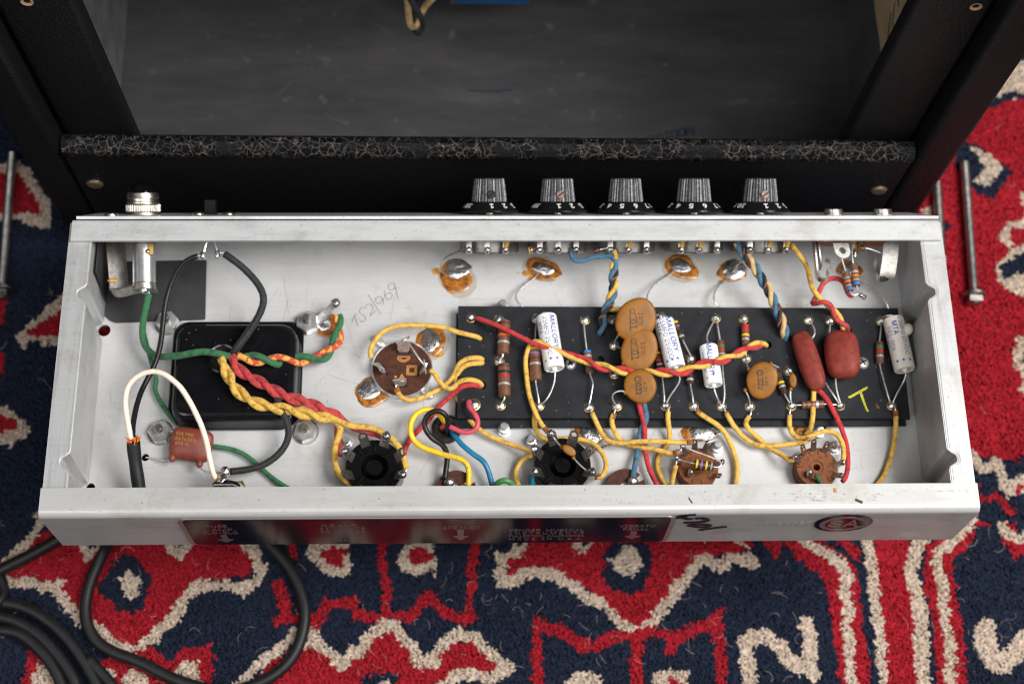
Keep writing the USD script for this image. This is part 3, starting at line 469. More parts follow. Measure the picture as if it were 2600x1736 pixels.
def wwd(l): return np.array([on_plane(c, x, y, (0, yy, 0), (0, 1, 0), True) for c, x, y, yy in l])
W1 = smooth_path(wwd([('I', 1845, -120, .10), ('I', 1865, -20, .098), ('I', 1875, 70, .095), ('I', 1890, 125, .092), ('I', 1912, 115, .094), ('I', 1935, 60, .098), ('I', 1985, -5, .10), ('I', 2060, -80, .105)]), .002)
top('speaker_wire', tube(W1, .0017, 10), M['cl_tan'], 'tan cloth speaker wire looping down at the top of the picture', 'wire', world=True)
W2 = smooth_path(wwd([('I', 1870, -110, .098), ('I', 1895, 20, .092), ('I', 1930, 80, .088), ('I', 1942, 130, .086), ('I', 1925, 155, .088), ('I', 1900, 138, .092), ('I', 1895, 80, .097), ('I', 1930, 0, .103), ('I', 1990, -80, .106)]), .002)
top('speaker_wire', tube(W2, .0016, 10), M['cl_black'], 'black cloth speaker wire twined with the tan loop inside the cabinet', 'wire', world=True)
# ================================================================== chassis (from here on everything is given in the chassis frame)
H = .0446; ZF = 0.0; LEAN = math.radians(29.2); TL = math.tan(LEAN)
YN = cw('P', 1300, 1304, 44.6)[1]; YNI = cw('P', 1300, 1232, 44.6)[1]
YFI = cw('P', 1300, 610, 44.6)[1]; YFO = cw('P', 1300, 557, 44.6)[1]
NP = np.array([0, math.cos(LEAN), math.sin(LEAN)]); UP_ = np.array([0, -math.sin(LEAN), math.cos(LEAN)]); XX = np.array([1., 0, 0])
def panel(x, z, off=0.0): return np.array([x, YFO + (H - z) * TL, z]) + NP * off           # on the outer face of the front panel
YZX = [[0, 1, 0], [0, 0, 1], [1, 0, 0]]; t_ = .0013
CH = Thing('amplifier_chassis', 'open tray-shaped bare metal amplifier chassis full of wiring, lying in front of the black cabinet', 'amplifier chassis', (0, YN, 0))
def sheet(line, x0, x1): return extrude(LineString(line).buffer(t_ / 2, cap_style='flat', join_style='round', quad_segs=6), x1 - x0, (x0, 0, 0), YZX)
def arc(c, r, a0, a1, n=7): return [(c[0] + r * math.cos(a), c[1] + r * math.sin(a)) for a in np.linspace(math.radians(a0), math.radians(a1), n)]
zt = H - t_ / 2
bp = CH.part('back_panel', sheet([(YN + t_ / 2, .0)] + arc((YN + t_ / 2 + .0028, zt - .0028), .0028, 180, 90) + [(YNI, zt)], -.2, .2), M['back'], 25)
al = 90 - math.degrees(LEAN)
fp = CH.part('front_panel', sheet([(YFI, zt)] + arc((YFO - .0016, zt - .0016), .0016, 90, 90 - al * .62, 5) + [tuple((panel(0, .0) - NP * t_ / 2)[1:])], -.1985, .1985), M['flange'], 25)
fq = [panel(0, z_)[1:] + NP[1:] * .0002 for z_ in (.0455, .002)]; fq2 = [q + NP[1:] * .0013 for q in fq]
CH.part('faceplate', extrude(Polygon([fq[0], fq[1], fq2[1], fq2[0]]), .3945, (-.1965, 0, 0), YZX), M['flange'], False)
xl = [cw('P', 253, 871)[0], cw('P', 226, 1206)[0]]; xr = [cw('P', 2297, 799)[0], cw('P', 2344, 1214)[0]]
XL, XR = np.mean(xl), np.mean(xr)
ybot = panel(0, 0)[1]
tri = [(-.1985, YN + .0016), (.1985, YN + .0016), (.1985, ybot - .0012), (-.1985, ybot - .0012)]
hole1 = Point(*cw('A', 690, 1145)[:2]).buffer(.0030); hole2 = Point(*cw('B', 963, 680)[:2]).buffer(.0018); hole3 = Point(*cw('B', 600, 878)[:2]).buffer(.0020)
CH.part('floor', extrude(Polygon(tri).difference(unary_union([hole1, hole2, hole3])), t_, (0, 0, -t_)), M['floor'], False)
def side(s, xs):
    """a side wall with its outward flange and two upright stiffening grooves pressed into it"""
    y0, y1 = YN + .0022, ybot - .002; ys = np.linspace(y0, y1, 150); xw = np.full(len(ys), s * .1900)
    for c, x, y in ((('A', 548, 905), ('B', 425, 712)) if s < 0 else (('E', 1622, 600), ('H', 1752, 712))): xw = xw + s * .0040 * np.exp(-((ys - cw(c, x, y, 42)[1]) / .0034) ** 4)
    zf = H - .0026; line = LineString(np.c_[xw, ys])
    v, f = extrude(line.buffer(t_ / 2, cap_style='flat', join_style='round', quad_segs=2), zf, (0, 0, .0003))
    v[:, 0] += (xs - s * .1900) * np.clip(1 - v[:, 2] / zf, 0, 1) ** 1.0
    fl_ = Polygon(np.vstack([np.c_[xw + s * .0007, ys], [[s * .1998, y1], [s * .1998, y0]]])).buffer(0); m = None
    tb = tube(np.c_[xw + s * .0002, ys, np.full(len(ys), zf - .0004)], .00095, 10)
    cut = lambda q: mf(to_manifold(q).trim_by_plane((-NP).tolist(), float(np.dot(-NP, panel(0, 0) - NP * .0016))))
    return cut((v, f)), cut(extrude(fl_, t_, (0, 0, zf - t_ / 2))), cut(tb)
def to_manifold(q):
    m2 = trimesh.Trimesh(*q, process=True); m2.merge_vertices(); trimesh.repair.fix_normals(m2)
    m = manifold3d.Manifold(manifold3d.Mesh(np.asarray(m2.vertices, np.float32), np.asarray(m2.faces, np.uint32))); assert m.num_tri() > 0; return m
for s, xs in ((-1, XL), (1, XR)):
    wl_, fl_, tb_ = side(s, xs); sp = CH.part('side_wall', cat([wl_, tb_]), M['side'], 30); CH.part('side_flange', fl_, M['side'], 30, under=sp)
# soldered ground points with flux around them
def flux_ring(c, rx, ry, rot, seed, hole=.45):
    a = np.linspace(0, 2 * np.pi, 60)[:-1]; w = 1 + .34 * (meshkit.fbm(np.stack([np.cos(a) * .9 + seed, np.sin(a) * .9, 0 * a], 1), 3, seed) - .5) * 2
    P = np.stack([np.cos(a) * rx * w, np.sin(a) * ry * w], 1); c_, s_ = math.cos(rot), math.sin(rot); P = P @ np.array([[c_, s_], [-s_, c_]])
    n = len(a); V = [np.c_[P * k, np.full(n, z)] for k, z in ((1.04, .0), (1.0, .00022), (.88, .00055), (.72, .0006), (.02, .0004))]
    V = np.vstack(V) + np.r_[np.asarray(c)[:2], .00005]; F = []
    V[:, 2] += .0003 * (meshkit.fbm(V * 1400, 2, seed) - .5) * (np.repeat([0, 0, 1, 1, 1], n))
    for k in range(4):
        for j in range(n): p0, p1 = k * n + j, k * n + (j + 1) % n; F += [[p0, p1, p1 + n], [p0, p1 + n, p0 + n]]
    return V, np.array(F)
GP = [('C', 1205, 440, 95, 80, .2, 1, 'C', 1200, 520, 130, 150, .3), ('C', 1935, 445, 85, 50, -.3, 2, 'C', 1940, 445, 138, 92, -.35), ('D', 1085, 300, 100, 75, -.3, 3, 'D', 1085, 310, 150, 120, -.4), ('D', 1620, 335, 105, 95, .5, 4, 'D', 1610, 335, 128, 112, .3),
      ('E', 960, 425, 60, 55, 0, 5, 'E', 955, 430, 84, 72, 0), ('G', 345, 510, 95, 62, -.4, 6, 'G', 330, 500, 135, 82, -.3), ('G', 1300, 490, 120, 66, .1, 7, 'G', 1265, 490, 145, 76, .1), ('H', 585, 475, 72, 60, 0, 8, 'H', 525, 470, 122, 68, .1),
      ('C', 985, 1050, 75, 88, .4, 9, 'C', 985, 1065, 112, 122, -.6), ('C', 465, 1465, 92, 82, .3, 10, 'C', 470, 1485, 122, 108, -.3), ('A', 2145, 1100, 42, 55, 0, 11, 'A', 2155, 1100, 72, 78, .3)]
for cA, x, y, rx, ry, rot, sd, cB, x2, y2, rx2, ry2, rot2 in GP:
    c = cw(cA, x, y); k = mpp(c) * CROPS[cA][2]; c2 = cw(cB, x2, y2); k2 = mpp(c2) * CROPS[cB][2]; co, si = math.cos(rot), math.sin(rot)
    p = CH.part('solder_blob', blob(c + [0, 0, .0004], (rx * k * 1.12, ry * k * 1.12, .0012), sd, .26, 3, [[co, si, 0], [-si, co, 0], [0, 0, 1]], 1.7), M['solder'], True)
    CH.part('flux_halo', (lambda v, f: (v * [1, 1, .25] + [0, 0, .00003], f))(*flux_ring(c2, rx2 * k2 * 1.17, ry2 * k2 * 1.17, rot2 + .1, sd + 20)), M['halo'], 40, under=p)
    CH.part('flux_residue', flux_ring(c2, rx2 * k2 * 1.08, ry2 * k2 * 1.08, rot2, sd), M['flux'], 40, under=p)
for c, x, y, r in (('C', 1790, 480, 40), ('C', 1725, 478, 12), ('C', 1830, 525, 30), ('C', 1035, 465, 45), ('D', 1245, 385, 10), ('C', 1050, 1165, 45), ('D', 1490, 450, 28)):
    q = cw(c, x, y); CH.part('flux_splash', blob(q, (r * mpp(q) * CROPS[c][2], r * .7 * mpp(q) * CROPS[c][2], .0002), int(x), .3, 2), M['fluxthin'], True)
# stud ends of the mounting screws under the board and beside the tube sockets
def stud(c, x, y, z0, hgt, r, rb, m='steel'):
    a = cw(c, x, y, z0 + hgt); a[2] = 0
    prof = [(rb * 1.25, 0), (rb * 1.25, .0008), (rb, .0011), (rb, hgt * .00055), (r, hgt * .0006)] + [(r * (1 - .1 * (i % 2)), hgt * (.0006 + .00035 * i / 6)) for i in range(7)] + [(r * .8, hgt * .001), (0, hgt * .001)]
    CH.part('mounting_stud', lathe(prof, a, (0, 0, 1), 16), M[m])
for q in (('C', 1588, 722, 0, 9, .0017, .0026), ('F', 1600, 432, 0, 7, .0017, .0026), ('F', 1830, 535, 0, 6, .0017, .0025), ('F', 258, 550, 0, 6, .0016, .0022), ('G', 1412, 590, 0, 7, .0018, .0027), ('H', 745, 590, 0, 7, .0018, .0026)): stud(*q)
CH.part('cream_plug', blob(cw('E', 1425, 895, 16), (.0024, .0028, .0026), 3, .06), M['creamcap'], True)
# handwriting on the floor
NZ = np.array([0, 0, 1.])
def hand(name, c, strokes, w, m, z=0, plane=None, under=None):
    out = []
    for st in strokes:
        P = np.array([cw(c, x, y, z) for x, y in st]) if plane is None else np.array([on_plane(c, x, y, *plane) for x, y in st])
        out.append(stroke(smooth_path(P, .0004) if len(P) > 2 else smooth_path(P, .0006), w, NZ if plane is None else np.asarray(plane[1])))
    return CH.part(name, cat(out), m, False, under=under)
hand('pencil_writing', 'C', [[(312, 895), (330, 850), (350, 818)], [(335, 835), (350, 890), (362, 925)], [(420, 770), (385, 780), (378, 815), (410, 835), (428, 865), (405, 890), (380, 880)], [(428, 775), (450, 742), (485, 755), (482, 800), (462, 838), (495, 815), (525, 790)], [(447, 660), (505, 745), (560, 830)],
     [(568, 690), (540, 678), (512, 702), (530, 735), (560, 725), (574, 690), (578, 720), (580, 748)], [(590, 628), (592, 675), (618, 702), (650, 680), (640, 645), (605, 655), (598, 680)], [(668, 566), (632, 572), (622, 605), (650, 622), (676, 590), (670, 566), (690, 640), (700, 698)]], .00028, M['pencil'])
# near face: label plate, certification badge, marker figures
FO, FN = np.array([0, YN - .0000, 0]), np.array([0, -1., 0])
def face(c, x, y, off=0): return on_plane(c, x, y, FO + FN * off, FN)
x0, x1 = face('B', 1235, 1120)[0] - .003, face('G', 985, 1250)[0] + .003
lpz0, lpz1 = .0012, .0405
lab = CH.part('rating_label', extrude(sbox(x0, lpz0, x1, lpz1).buffer(-.004).buffer(.004), .0004, (0, YN - .0005, 0), [[1, 0, 0], [0, 0, 1], [0, 1, 0]]), plain('label_silver_edge', (.40, .33, .32), .25, .6), False, label='glossy black rating label with silver edge and lettering')
CH.part('label_print', extrude(sbox(x0 + .0022, lpz0 + .0008, x1 - .0022, lpz1 - .001).buffer(-.003).buffer(.003), .0003, (0, YN - .0007, 0), [[1, 0, 0], [0, 0, 1], [0, 1, 0]]), M['label'], False, under=lab)
def facetext(s, c, x, y, h, wpx, bold=False, m='labelink', under=None, name='lettering', off=.0008):
    o = face(c, x, y); v, f = text(s, h, bold, .00005); v = v * [wpx * CROPS[c][2] * mpp(o) / np.ptp(v[:, 0]), 1, 1]
    return CH.part(name, (v @ np.array([[1, 0, 0], [0, 0, 1], [0, -1., 0]]) + o + FN * off, f), M[m], False, under=under)
for s, x, y, h, wp in (('FUSE', 180, 74, .0037, 95), ('1 AMP.', 193, 90, .0037, 145), ('SLO-BLO', 197, 104, .0037, 163), ('0.5 AMP.', 748, 69, .0037, 172), ('117 VOLTS', 758, 84, .0037, 207), ('60 CYCLES', 760, 99, .0037, 206), ('11', 760, 138, .0034, 34), ('SPEAKER', 1303, 80, .0046, 170),
        ('FENDER  MUSICAL', 1695, 92, .0031, 342), ('I N S T R U M E N T S', 1695, 105, .0031, 342), ('FULLERTON, CALIFORNIA', 1693, 119, .0031, 346), ('M A D E   I N   U. S. A.', 1690, 132, .0031, 335), ('VIBRATO', 2112, 73, .0037, 168), ('PEDAL', 2105, 88, .0037, 120)): facetext(s, 'Y', x, y, h, wp, under=lab)
for x, y0, y1 in ((213, 115, 148), (1300, 90, 138), (2096, 98, 132)):
    a, b = face('Y', x, y0), face('Y', x, y1); zc, hz = (a[2] + b[2]) / 2, abs(a[2] - b[2]) / 2
    CH.part('arrow', extrude(Polygon([(a[0] - .0014, zc + hz), (a[0] + .0014, zc + hz), (a[0] + .0014, zc - hz * .2), (a[0] + .0036, zc - hz * .2), (a[0], zc - hz), (a[0] - .0036, zc - hz * .2), (a[0] - .0014, zc - hz * .2)]), .00006, (0, YN - .00085, 0), [[1, 0, 0], [0, 0, 1], [0, 1, 0]]), M['labelink'], False, under=lab)
bc = face('H', 805, 1255); BX = [[1, 0, 0], [0, 0, 1], [0, 1, 0]]
bd = CH.part('certification_badge', extrude(Point(bc[0], bc[2]).buffer(.0125, 24), .0003, (0, YN - .0004, 0), BX), M['label'], False, label='round black certification badge with silver letters')
ring = Point(0, 0).buffer(.0105, 24).difference(Point(0, 0).buffer(.0080, 24)).difference(Polygon([(0, 0), (.02, .013), (.02, -.008)]))
CH.part('badge_mark', extrude(affinity.translate(ring, bc[0], bc[2]), .00006, (0, YN - .00056, 0), BX), M['labelink'], False, under=bd)
for s_, dx in (('S', -.0036), ('A', .0036)):
    v, f = text(s_, .0092, True, .00006, .8); CH.part('badge_mark', (v @ np.array([[1, 0, 0], [0, 0, 1], [0, -1., 0]]) + bc + np.array([dx, -.00045, 0]), f), M['labelink'], False, under=bd)
FPn = (FO + FN * .0002, FN)
hand('marker_writing', 'G', [[(1010, 1228), (1100, 1205), (1160, 1190)], [(1095, 1190), (1150, 1222), (1195, 1222)], [(1160, 1190), (1225, 1188)]], .0030, M['marker'], plane=FPn)
hand('marker_writing', 'G', [[(1215, 1222), (1300, 1222), (1310, 1240), (1240, 1250), (1120, 1255)], [(1170, 1275), (1200, 1270), (1330, 1276), (1310, 1290), (1200, 1284), (1170, 1275)], [(1250, 1318), (1360, 1302), (1485, 1288)]], .0030, M['marker'], plane=FPn)
facetext('A  24880', 'H', 330, 1258, .0034, 420, m='scuff', name='stamped_number', off=.0001)
# tread-like grey scuffs on the near flange and rubbed marks on the side flanges
SC = []
def tick(c, x, y, s=1.0):
    a = cw(c, x, y, 44.66); k = .0007 * s
    SC.append(stroke(np.array([a + [-k, -k * .3, 0], a + [0, k * .7, 0], a + [k * .8, -k * .5, 0]]), .00028, NZ))
for c, x0_, x1_, y0_, y1_, n in (('B', 990, 1660, 920, 1000, 70), ('G', 830, 1720, 1000, 1085, 75), ('G', 1840, 2330, 1005, 1080, 30), ('H', 330, 830, 990, 1080, 50), ('H', 1000, 1100, 930, 1075, 16), ('G', 0, 800, 1075, 1082, 14)):
    for _ in range(n): tick(c, 22 * round((x0_ + rng.random() * (x1_ - x0_)) / 22) + rng.normal(0, 3), 26 * round((y0_ + rng.random() * (y1_ - y0_)) / 26) + rng.normal(0, 3), rng.uniform(.6, 1.2))
for _ in range(80):
    x, y = rng.uniform(430, 500), rng.uniform(880, 1560); a, b = cw('A', x - 25, y, 42.7), cw('A', x + rng.uniform(0, 20), y + rng.normal(0, 3), 42.7); SC.append(stroke(np.array([a, (a + b) / 2, b]), .00016, NZ))
for _ in range(36):
    x, y = rng.uniform(440, 500), rng.uniform(610, 715); a, b = cw('A', x, y, 42.7), cw('A', x + 30, y + rng.normal(0, 3), 42.7); SC.append(stroke(np.array([a, (a + b) / 2, b]), .00022, NZ))
for _ in range(40):
    x, y = rng.uniform(1600, 1700), rng.uniform(300, 405); a, b = cw('E', x, y, 42.7), cw('E', x + 40, y + rng.normal(0, 4), 42.7); SC.append(stroke(np.array([a, (a + b) / 2, b]), .00018, NZ))
for _ in range(60):
    x, y = rng.uniform(1160, 1940), 985 + rng.normal(0, 12); a, b = cw('H', x, y, 44.66), cw('H', x + rng.uniform(5, 30), y + rng.normal(0, 4), 44.66); SC.append(stroke(np.array([a, (a + b) / 2, b]), .00018, NZ))
CH.part('scuff_marks', cat(SC), M['scuff'], False, kind='stuff')
for c_, l, w in (('G', [(1162, 1048, 44.66), (1180, 1070, 44.66), (1192, 1090, 44.66)], .0006), ('H', [(905, 1058, 44.66), (935, 1072, 44.66), (968, 1085, 44.66)], .0012)): CH.part('dark_scratch', stroke(smooth_path(pts(c_, l), .0005), w, NZ), M['marker'], False)
CH.part('rust_fleck', stroke(smooth_path(pts('H', [(735, 962, 44.66), (732, 980, 44.66), (738, 1000, 44.66)]), .0004), .0014, NZ), M['fluxthin'], False)
FS = []
for _ in range(110):
    x, y = rng.uniform(-.185, .19), rng.uniform(YN + .006, YFI + .006); a_ = rng.normal(.1, .5) + (1.5 if rng.random() < .35 else 0); L_ = rng.uniform(.003, .022); z_ = .00004
    FS.append(stroke(smooth_path(np.array([[x, y, z_], [x + L_ * .5 * math.cos(a_), y + L_ * .5 * math.sin(a_) + rng.normal(0, .0004), z_], [x + L_ * math.cos(a_), y + L_ * math.sin(a_), z_]]), .002), rng.uniform(.00006, .00016), NZ))
for _ in range(70):
    x = rng.uniform(-.195, .195); y = rng.choice([rng.uniform(YN + .003, YNI - .001), rng.uniform(YFI + .001, YFO - .002)]); a_ = rng.normal(.9, .5); L_ = rng.uniform(.001, .006)
    FS.append(stroke(np.array([[x, y, .04463], [x + L_ * .25 * math.cos(a_), y + L_ * .25 * math.sin(a_) * .5, .04463], [x + L_ * .5 * math.cos(a_), y + L_ * .5 * math.sin(a_) * .5, .04463]]), rng.uniform(.00008, .0002), NZ))
CH.part('fine_scratches', cat(FS), plain('scratch_grey', (.33, .33, .33), .5, .3), False, kind='stuff')
# black insulating paper under the pilot lamp
bpz = [('A', 668, 545, .6), ('A', 668, 900, .6), ('A', 700, 1040, .6), ('A', 735, 1072, .5), ('A', 770, 1085, .5), ('A', 1350, 1065, .5), ('A', 1358, 690, .5), ('A', 800, 700, .5), ('A', 800, 545, .5)]
P_ = np.array([cw(*q)[:2] for q in bpz]); xm = P_[1, 0]
p_ = CH.part('insulating_paper', extrude(Polygon(P_).buffer(.0008), .0004, (0, 0, .0004)), M['paper_black'], False, label='black insulating paper sheet lying in the far left corner')
ya, yb = cw('A', 610, 545, 12)[1], cw('A', 600, 900, 12)[1]
CH.part('upturned_edge', extrude(LineString([(XL + .0030, .0006), (XL + .0018 - .0004, .0022), (XL + (-.1887 - XL) * .85 + .0012, .036)]).buffer(.0002, cap_style='flat'), ya - yb, (0, yb, 0), [[1, 0, 0], [0, 0, 1], [0, 1, 0]]), M['paper_black'], 40, under=p_)
# ================================================================== components: board
BT = 7.0                                              # top of the component board, mm
BRD = Thing('circuit_board', 'black fibre circuit board carrying rows of resistors and capacitors in the chassis', 'circuit board', (0, 0, .001))
bc4 = [cw('C', 1212, 757, BT)[:2], cw('E', 1347, 728, BT)[:2], cw('H', 1372, 373, BT)[:2], cw('F', 1203, 370, BT)[:2]]
holes = [('C', 1395, 1030, 30), ('C', 1412, 1232, 28), ('C', 1412, 1428, 38), ('D', 298, 958, 38), ('D', 292, 1220, 36), ('D', 1955, 1078, 40), ('E', 958, 910, 26), ('D', 2150, 1010, 36)]
hp = [Point(*cw(c, x, y, BT)[:2]).buffer(r * CROPS[c][2] * mpp(cw(c, x, y, BT)), 8) for c, x, y, r in holes]
BRD.part('board_sheet', extrude(Polygon(bc4).difference(unary_union(hp)), .0022, (0, 0, BT * .001 - .0022)), M['board'], False)
b2 = [np.array(q) + d for q, d in zip(bc4, ([-.0009, -.0025], [-.0015, -.002], [-.0012, -.0022], [-.0009, -.0034]))]
BRD.part('lower_sheet', extrude(Polygon(b2), .0014, (0, 0, .0022)), M['board'], False)
for c, x, y in (('C', 1395, 1000), ('E', 1000, 780), ('G', 1000, 300)): q = cw(c, x, y, 2); BRD.part('spacer', cyl([q[0], q[1], .0003], [q[0], q[1], .0021], .003, 12), M['dullsteel'])
EY = dict(a1=('C', 1320, 855, 'tall'), a2=('C', 1555, 868), a3=('C', 1875, 860), a4=('C', 2285, 872), a5=('D', 410, 825), a6=('D', 890, 790), a7=('D', 1437, 810), a8=('D', 1710, 815), a9=('E', 632, 815), a10=('E', 806, 825), a11=('E', 1208, 825),
          b0=('F', 1345, 255, 'big'), b1=('F', 1570, 262), b2=('F', 1897, 265), b3=('G', 315, 277), b4=('G', 555, 267), b5=('G', 965, 262, 'tall'), b6=('G', 1204, 265), b7=('G', 1441, 265), b8=('G', 1680, 267), b9=('G', 2030, 265, 'tall'), b10=('H', 775, 262, 'tall'), b11=('H', 1212, 260),
          m1=('C', 1560, 1218), m2=('D', 430, 1078), m3=('D', 430, 1365), m4=('D', 1190, 1212), m5=('D', 1740, 1205), m6=('D', 2155, 1330))
EP = {}
for i, (k, q) in enumerate(EY.items()):
    c = cw(*q[:3], BT + .4); c[2] = BT * .001; EP[k] = c + [0, 0, .0008]; big = 1.25 if 'big' in q else 1
    e = BRD.part('eyelet', lathe([(.0011, -.0002), (.0025 * big, -.0002), (.00245 * big, .0003), (.0021 * big, .0005), (.0018, .0003)], c, (0, 0, 1), 18), M['brass'])
    tl = .0022 if 'tall' in q else .0013
    BRD.part('solder', blob(c + [0, 0, .0002], (.00215 * big, .00215 * big, tl), i, .16, 2), M['solder'], True, under=e)
    if i % 3 == 1: BRD.part('flux_fleck', blob(c + [.0008 * math.cos(i), .0012 * math.sin(i * 2), .0006], (.0009, .0007, .0006), i, .3, 1), M['flux'], True, under=e)
BRD.part('burn_mark', flux_ring(cw('F', 1345, 260, BT + .03), .0044, .0044, 0, 4), M['hole'], 40)
hand('chalk_letter', 'H', [[(850, 195), (900, 165), (950, 140), (1005, 112)], [(950, 140), (970, 200), (990, 260), (1012, 312)]], .0012, M['chalk'], BT) if False else None
def board_hand(name, c, strokes, w, m): BRD.part(name, cat([stroke(smooth_path(np.array([cw(c, x, y, BT + .02) for x, y in s]), .0005), w * (1 + .3 * np.sin(np.arange(len(smooth_path(np.array([cw(c, x, y, BT + .02) for x, y in s]), .0005))) * 1.7)), NZ) for s in strokes]), m, False)
board_hand('chalk_letter', 'H', [[(848, 196), (900, 168), (950, 140), (1008, 110)], [(950, 140), (970, 200), (990, 260), (1014, 314)]], .0007, M['chalk']); board_hand('chalk_letter', 'H', [[(860, 200), (905, 176), (950, 150), (1000, 124)], [(944, 150), (962, 205), (984, 262), (1004, 308)]], .0004, M['chalk'])
board_hand('brown_fleck', 'H', [[(1085, 250), (1092, 268), (1090, 285)], [(1090, 283), (1110, 280)]], .0007, M['mica'])
for k_, q in enumerate((('C', 2165, 1245, 40, M['steel']), ('E', 1068, 1160, 40, M['steel']))):
    c = cw(*q[:3], BT + 1.0); c[2] = BT * .001; r = q[3] * CROPS[q[0]][2] * mpp(c) * 1.25; s_ = BRD.part('screw', lathe([(r, 0), (r, .0006), (r * .85, .0012), (r * .5, .0017), (0, .0018)], c, (0, 0, 1), 20), q[4], label='zinc cross-head screw holding the board')
    for a in (.5, .5 + math.pi / 2): BRD.part('cross_slot', basis_box(c + [0, 0, .0017], [[math.cos(a), math.sin(a), 0], [-math.sin(a), math.cos(a), 0], [0, 0, 1]], [r * 1.15, r * .26, .0006], .00004), M['hole'], under=s_)

# ------------------------------------------------------------------ leads and wires
def leadm(p, r=.00036, n=8): return tube(smooth_path(p, .0007), r, n)
def W(label, r, m, p, grp=None, cat_='wire', ends=(), name=None, stripe=None):
    """a wire through the points p; ends: short bare or burnt pieces drawn from the end of the wire to a point"""
    q = smooth_path(p, .0010); q = q + .00012 * (meshkit.noise(q * 260, 4)[:, None] - .5)
    nm = name or ('cloth_wire' if m.startswith('cl_') else 'plastic_wire')
    t = Thing(nm, label, cat_, q[0] * [1, 1, 0] + [0, 0, q[:, 2].min()], grp)
    rr = r * (1 + .05 * (meshkit.noise(q * 900, 8) - .5) * 2); t.part('insulation', tube(q, rr, 12), M[m], True)
    if stripe: 
        tt, a, b = frames_along(q); L = np.r_[0, np.cumsum(np.linalg.norm(np.diff(q, axis=0), axis=1))]; w = L / .0075 * 2 * np.pi
        t.part('tracer_thread', tube(q + r * .82 * (np.cos(w)[:, None] * a + np.sin(w)[:, None] * b), r * .36, 6), M[stripe], True)
    for which, kind, e in ends:
        a, d = (q[0], unit(q[0] - q[3])) if which == 0 else (q[-1], unit(q[-1] - q[-4])); e = np.asarray(e)
        if kind == 'burnt': t.part('burnt_end', tube(smooth_path([a - d * .0022, a + d * .0001, a + d * .0004]), r * 1.06, 10), M['burnt'], True)
        t.part('bare_end', tube(smooth_path([a - d * .0006, a + d * .0012, e]), .00042, 8), M['tin'], True)
    return t
def twist(p, n, amp, pitch, phase=0.0, fade=.006, off=0):
    """n strands wound round the path p"""
    q = smooth_path(p, .0009); t, a, b = frames_along(q); L = np.r_[0, np.cumsum(np.linalg.norm(np.diff(q, axis=0), axis=1))]; out = []
    env = np.clip(np.minimum(L, L[-1] - L) / fade, .25, 1)[:, None]
    for k in range(n):
        w = phase + 2 * np.pi * (k / n + L / pitch); out.append(q + amp * env * (np.cos(w)[:, None] * a + np.sin(w)[:, None] * b))
    return out
def join(*ps): return np.vstack([np.asarray(p)[:: max(1, len(p) // 30)] if len(p) > 40 else np.asarray(p) for p in ps])

# transformer leads and mains wiring, left side
W('thick green cloth lead from the pilot lamp to the transformer hole', .0016, 'cl_green', pts('A', [(985, 905, 18), (965, 1000, 16), (945, 1130, 12), (960, 1240, 9), (1015, 1305, 9), (1100, 1318, 15), (1200, 1310, 19), (1330, 1288, 20), (1440, 1298, 20), (1525, 1318, 19)]), ends=[(0, 'bare', cw('A', 975, 870, 20))])
W('thin green cloth wire running under the brown-red capacitor to the near wall', .0011, 'cl_green', pts('A', [(955, 1170, 9.5), (985, 1290, 7), (1015, 1390, 4), (1035, 1480, 3)]).tolist() + pts('B', [(1030, 230, 2.5), (1085, 345, 2.5), (1150, 430, 2), (1230, 500, 2), (1320, 570, 2), (1405, 605, 2.5), (1500, 620, 3), (1620, 662, 3), (1720, 742, 2.5), (1800, 812, 2.5), (1910, 885, 3)]).tolist())
W('smooth black plastic wire arching from the power switch to the cord sleeve', .00125, 'pl_black', pts('A', [(1310, 655, 31), (1220, 700, 29), (1160, 785, 26), (1110, 910, 23), (1082, 1080, 20), (1062, 1240, 18), (1020, 1380, 17), (950, 1520, 17)]).tolist() + pts('B', [(920, 290, 18), (890, 410, 20), (880, 540, 22)]).tolist(), ends=[(0, 'bare', cw('A', 1345, 650, 31))])
W('thick black cloth lead curving from the power switch to the transformer hole', .0017, 'cl_black', pts('A', [(1490, 640, 30), (1600, 722, 28), (1695, 820, 25), (1745, 920, 23), (1735, 1000, 21), (1690, 1090, 20), (1610, 1205, 21), (1545, 1300, 18)]), ends=[(0, 'bare', cw('A', 1440, 640, 31))])
W('cream plastic wire bent in a high loop over the left end of the chassis', .00125, 'pl_white', pts('B', [(868, 565, 22), (845, 430, 25), (832, 300, 29), (855, 205, 32), (920, 140, 34), (1020, 112, 35), (1120, 150, 35), (1205, 230, 33), (1270, 335, 30), (1340, 485, 26), (1380, 630, 21), (1405, 760, 17), (1440, 835, 14)]))
W('black cloth lead swinging from under the transformer wires to the fuse holder', .0016, 'cl_black', pts('B', [(1835, 290, 14), (1880, 395, 13), (1912, 500, 11), (1890, 600, 10), (1810, 690, 9), (1705, 745, 9), (1600, 767, 9), (1525, 775, 10)]))
sl = smooth_path(pts('B', [(884, 575, 21), (893, 680, 17), (920, 870, 11), (935, 960, 9)]), .001)
SLV = Thing('cord_sleeve', 'black rubber sleeve of the mains cord rising beside the near wall', 'sleeve', sl[-1])
rs = 44 * CROPS['B'][2] * mpp(sl[0]); SLV.part('sleeve', tube(sl, rs * (1 + .03 * np.sin(np.arange(len(sl)) * .5)), 18), M['rubber'], True)
fr = []
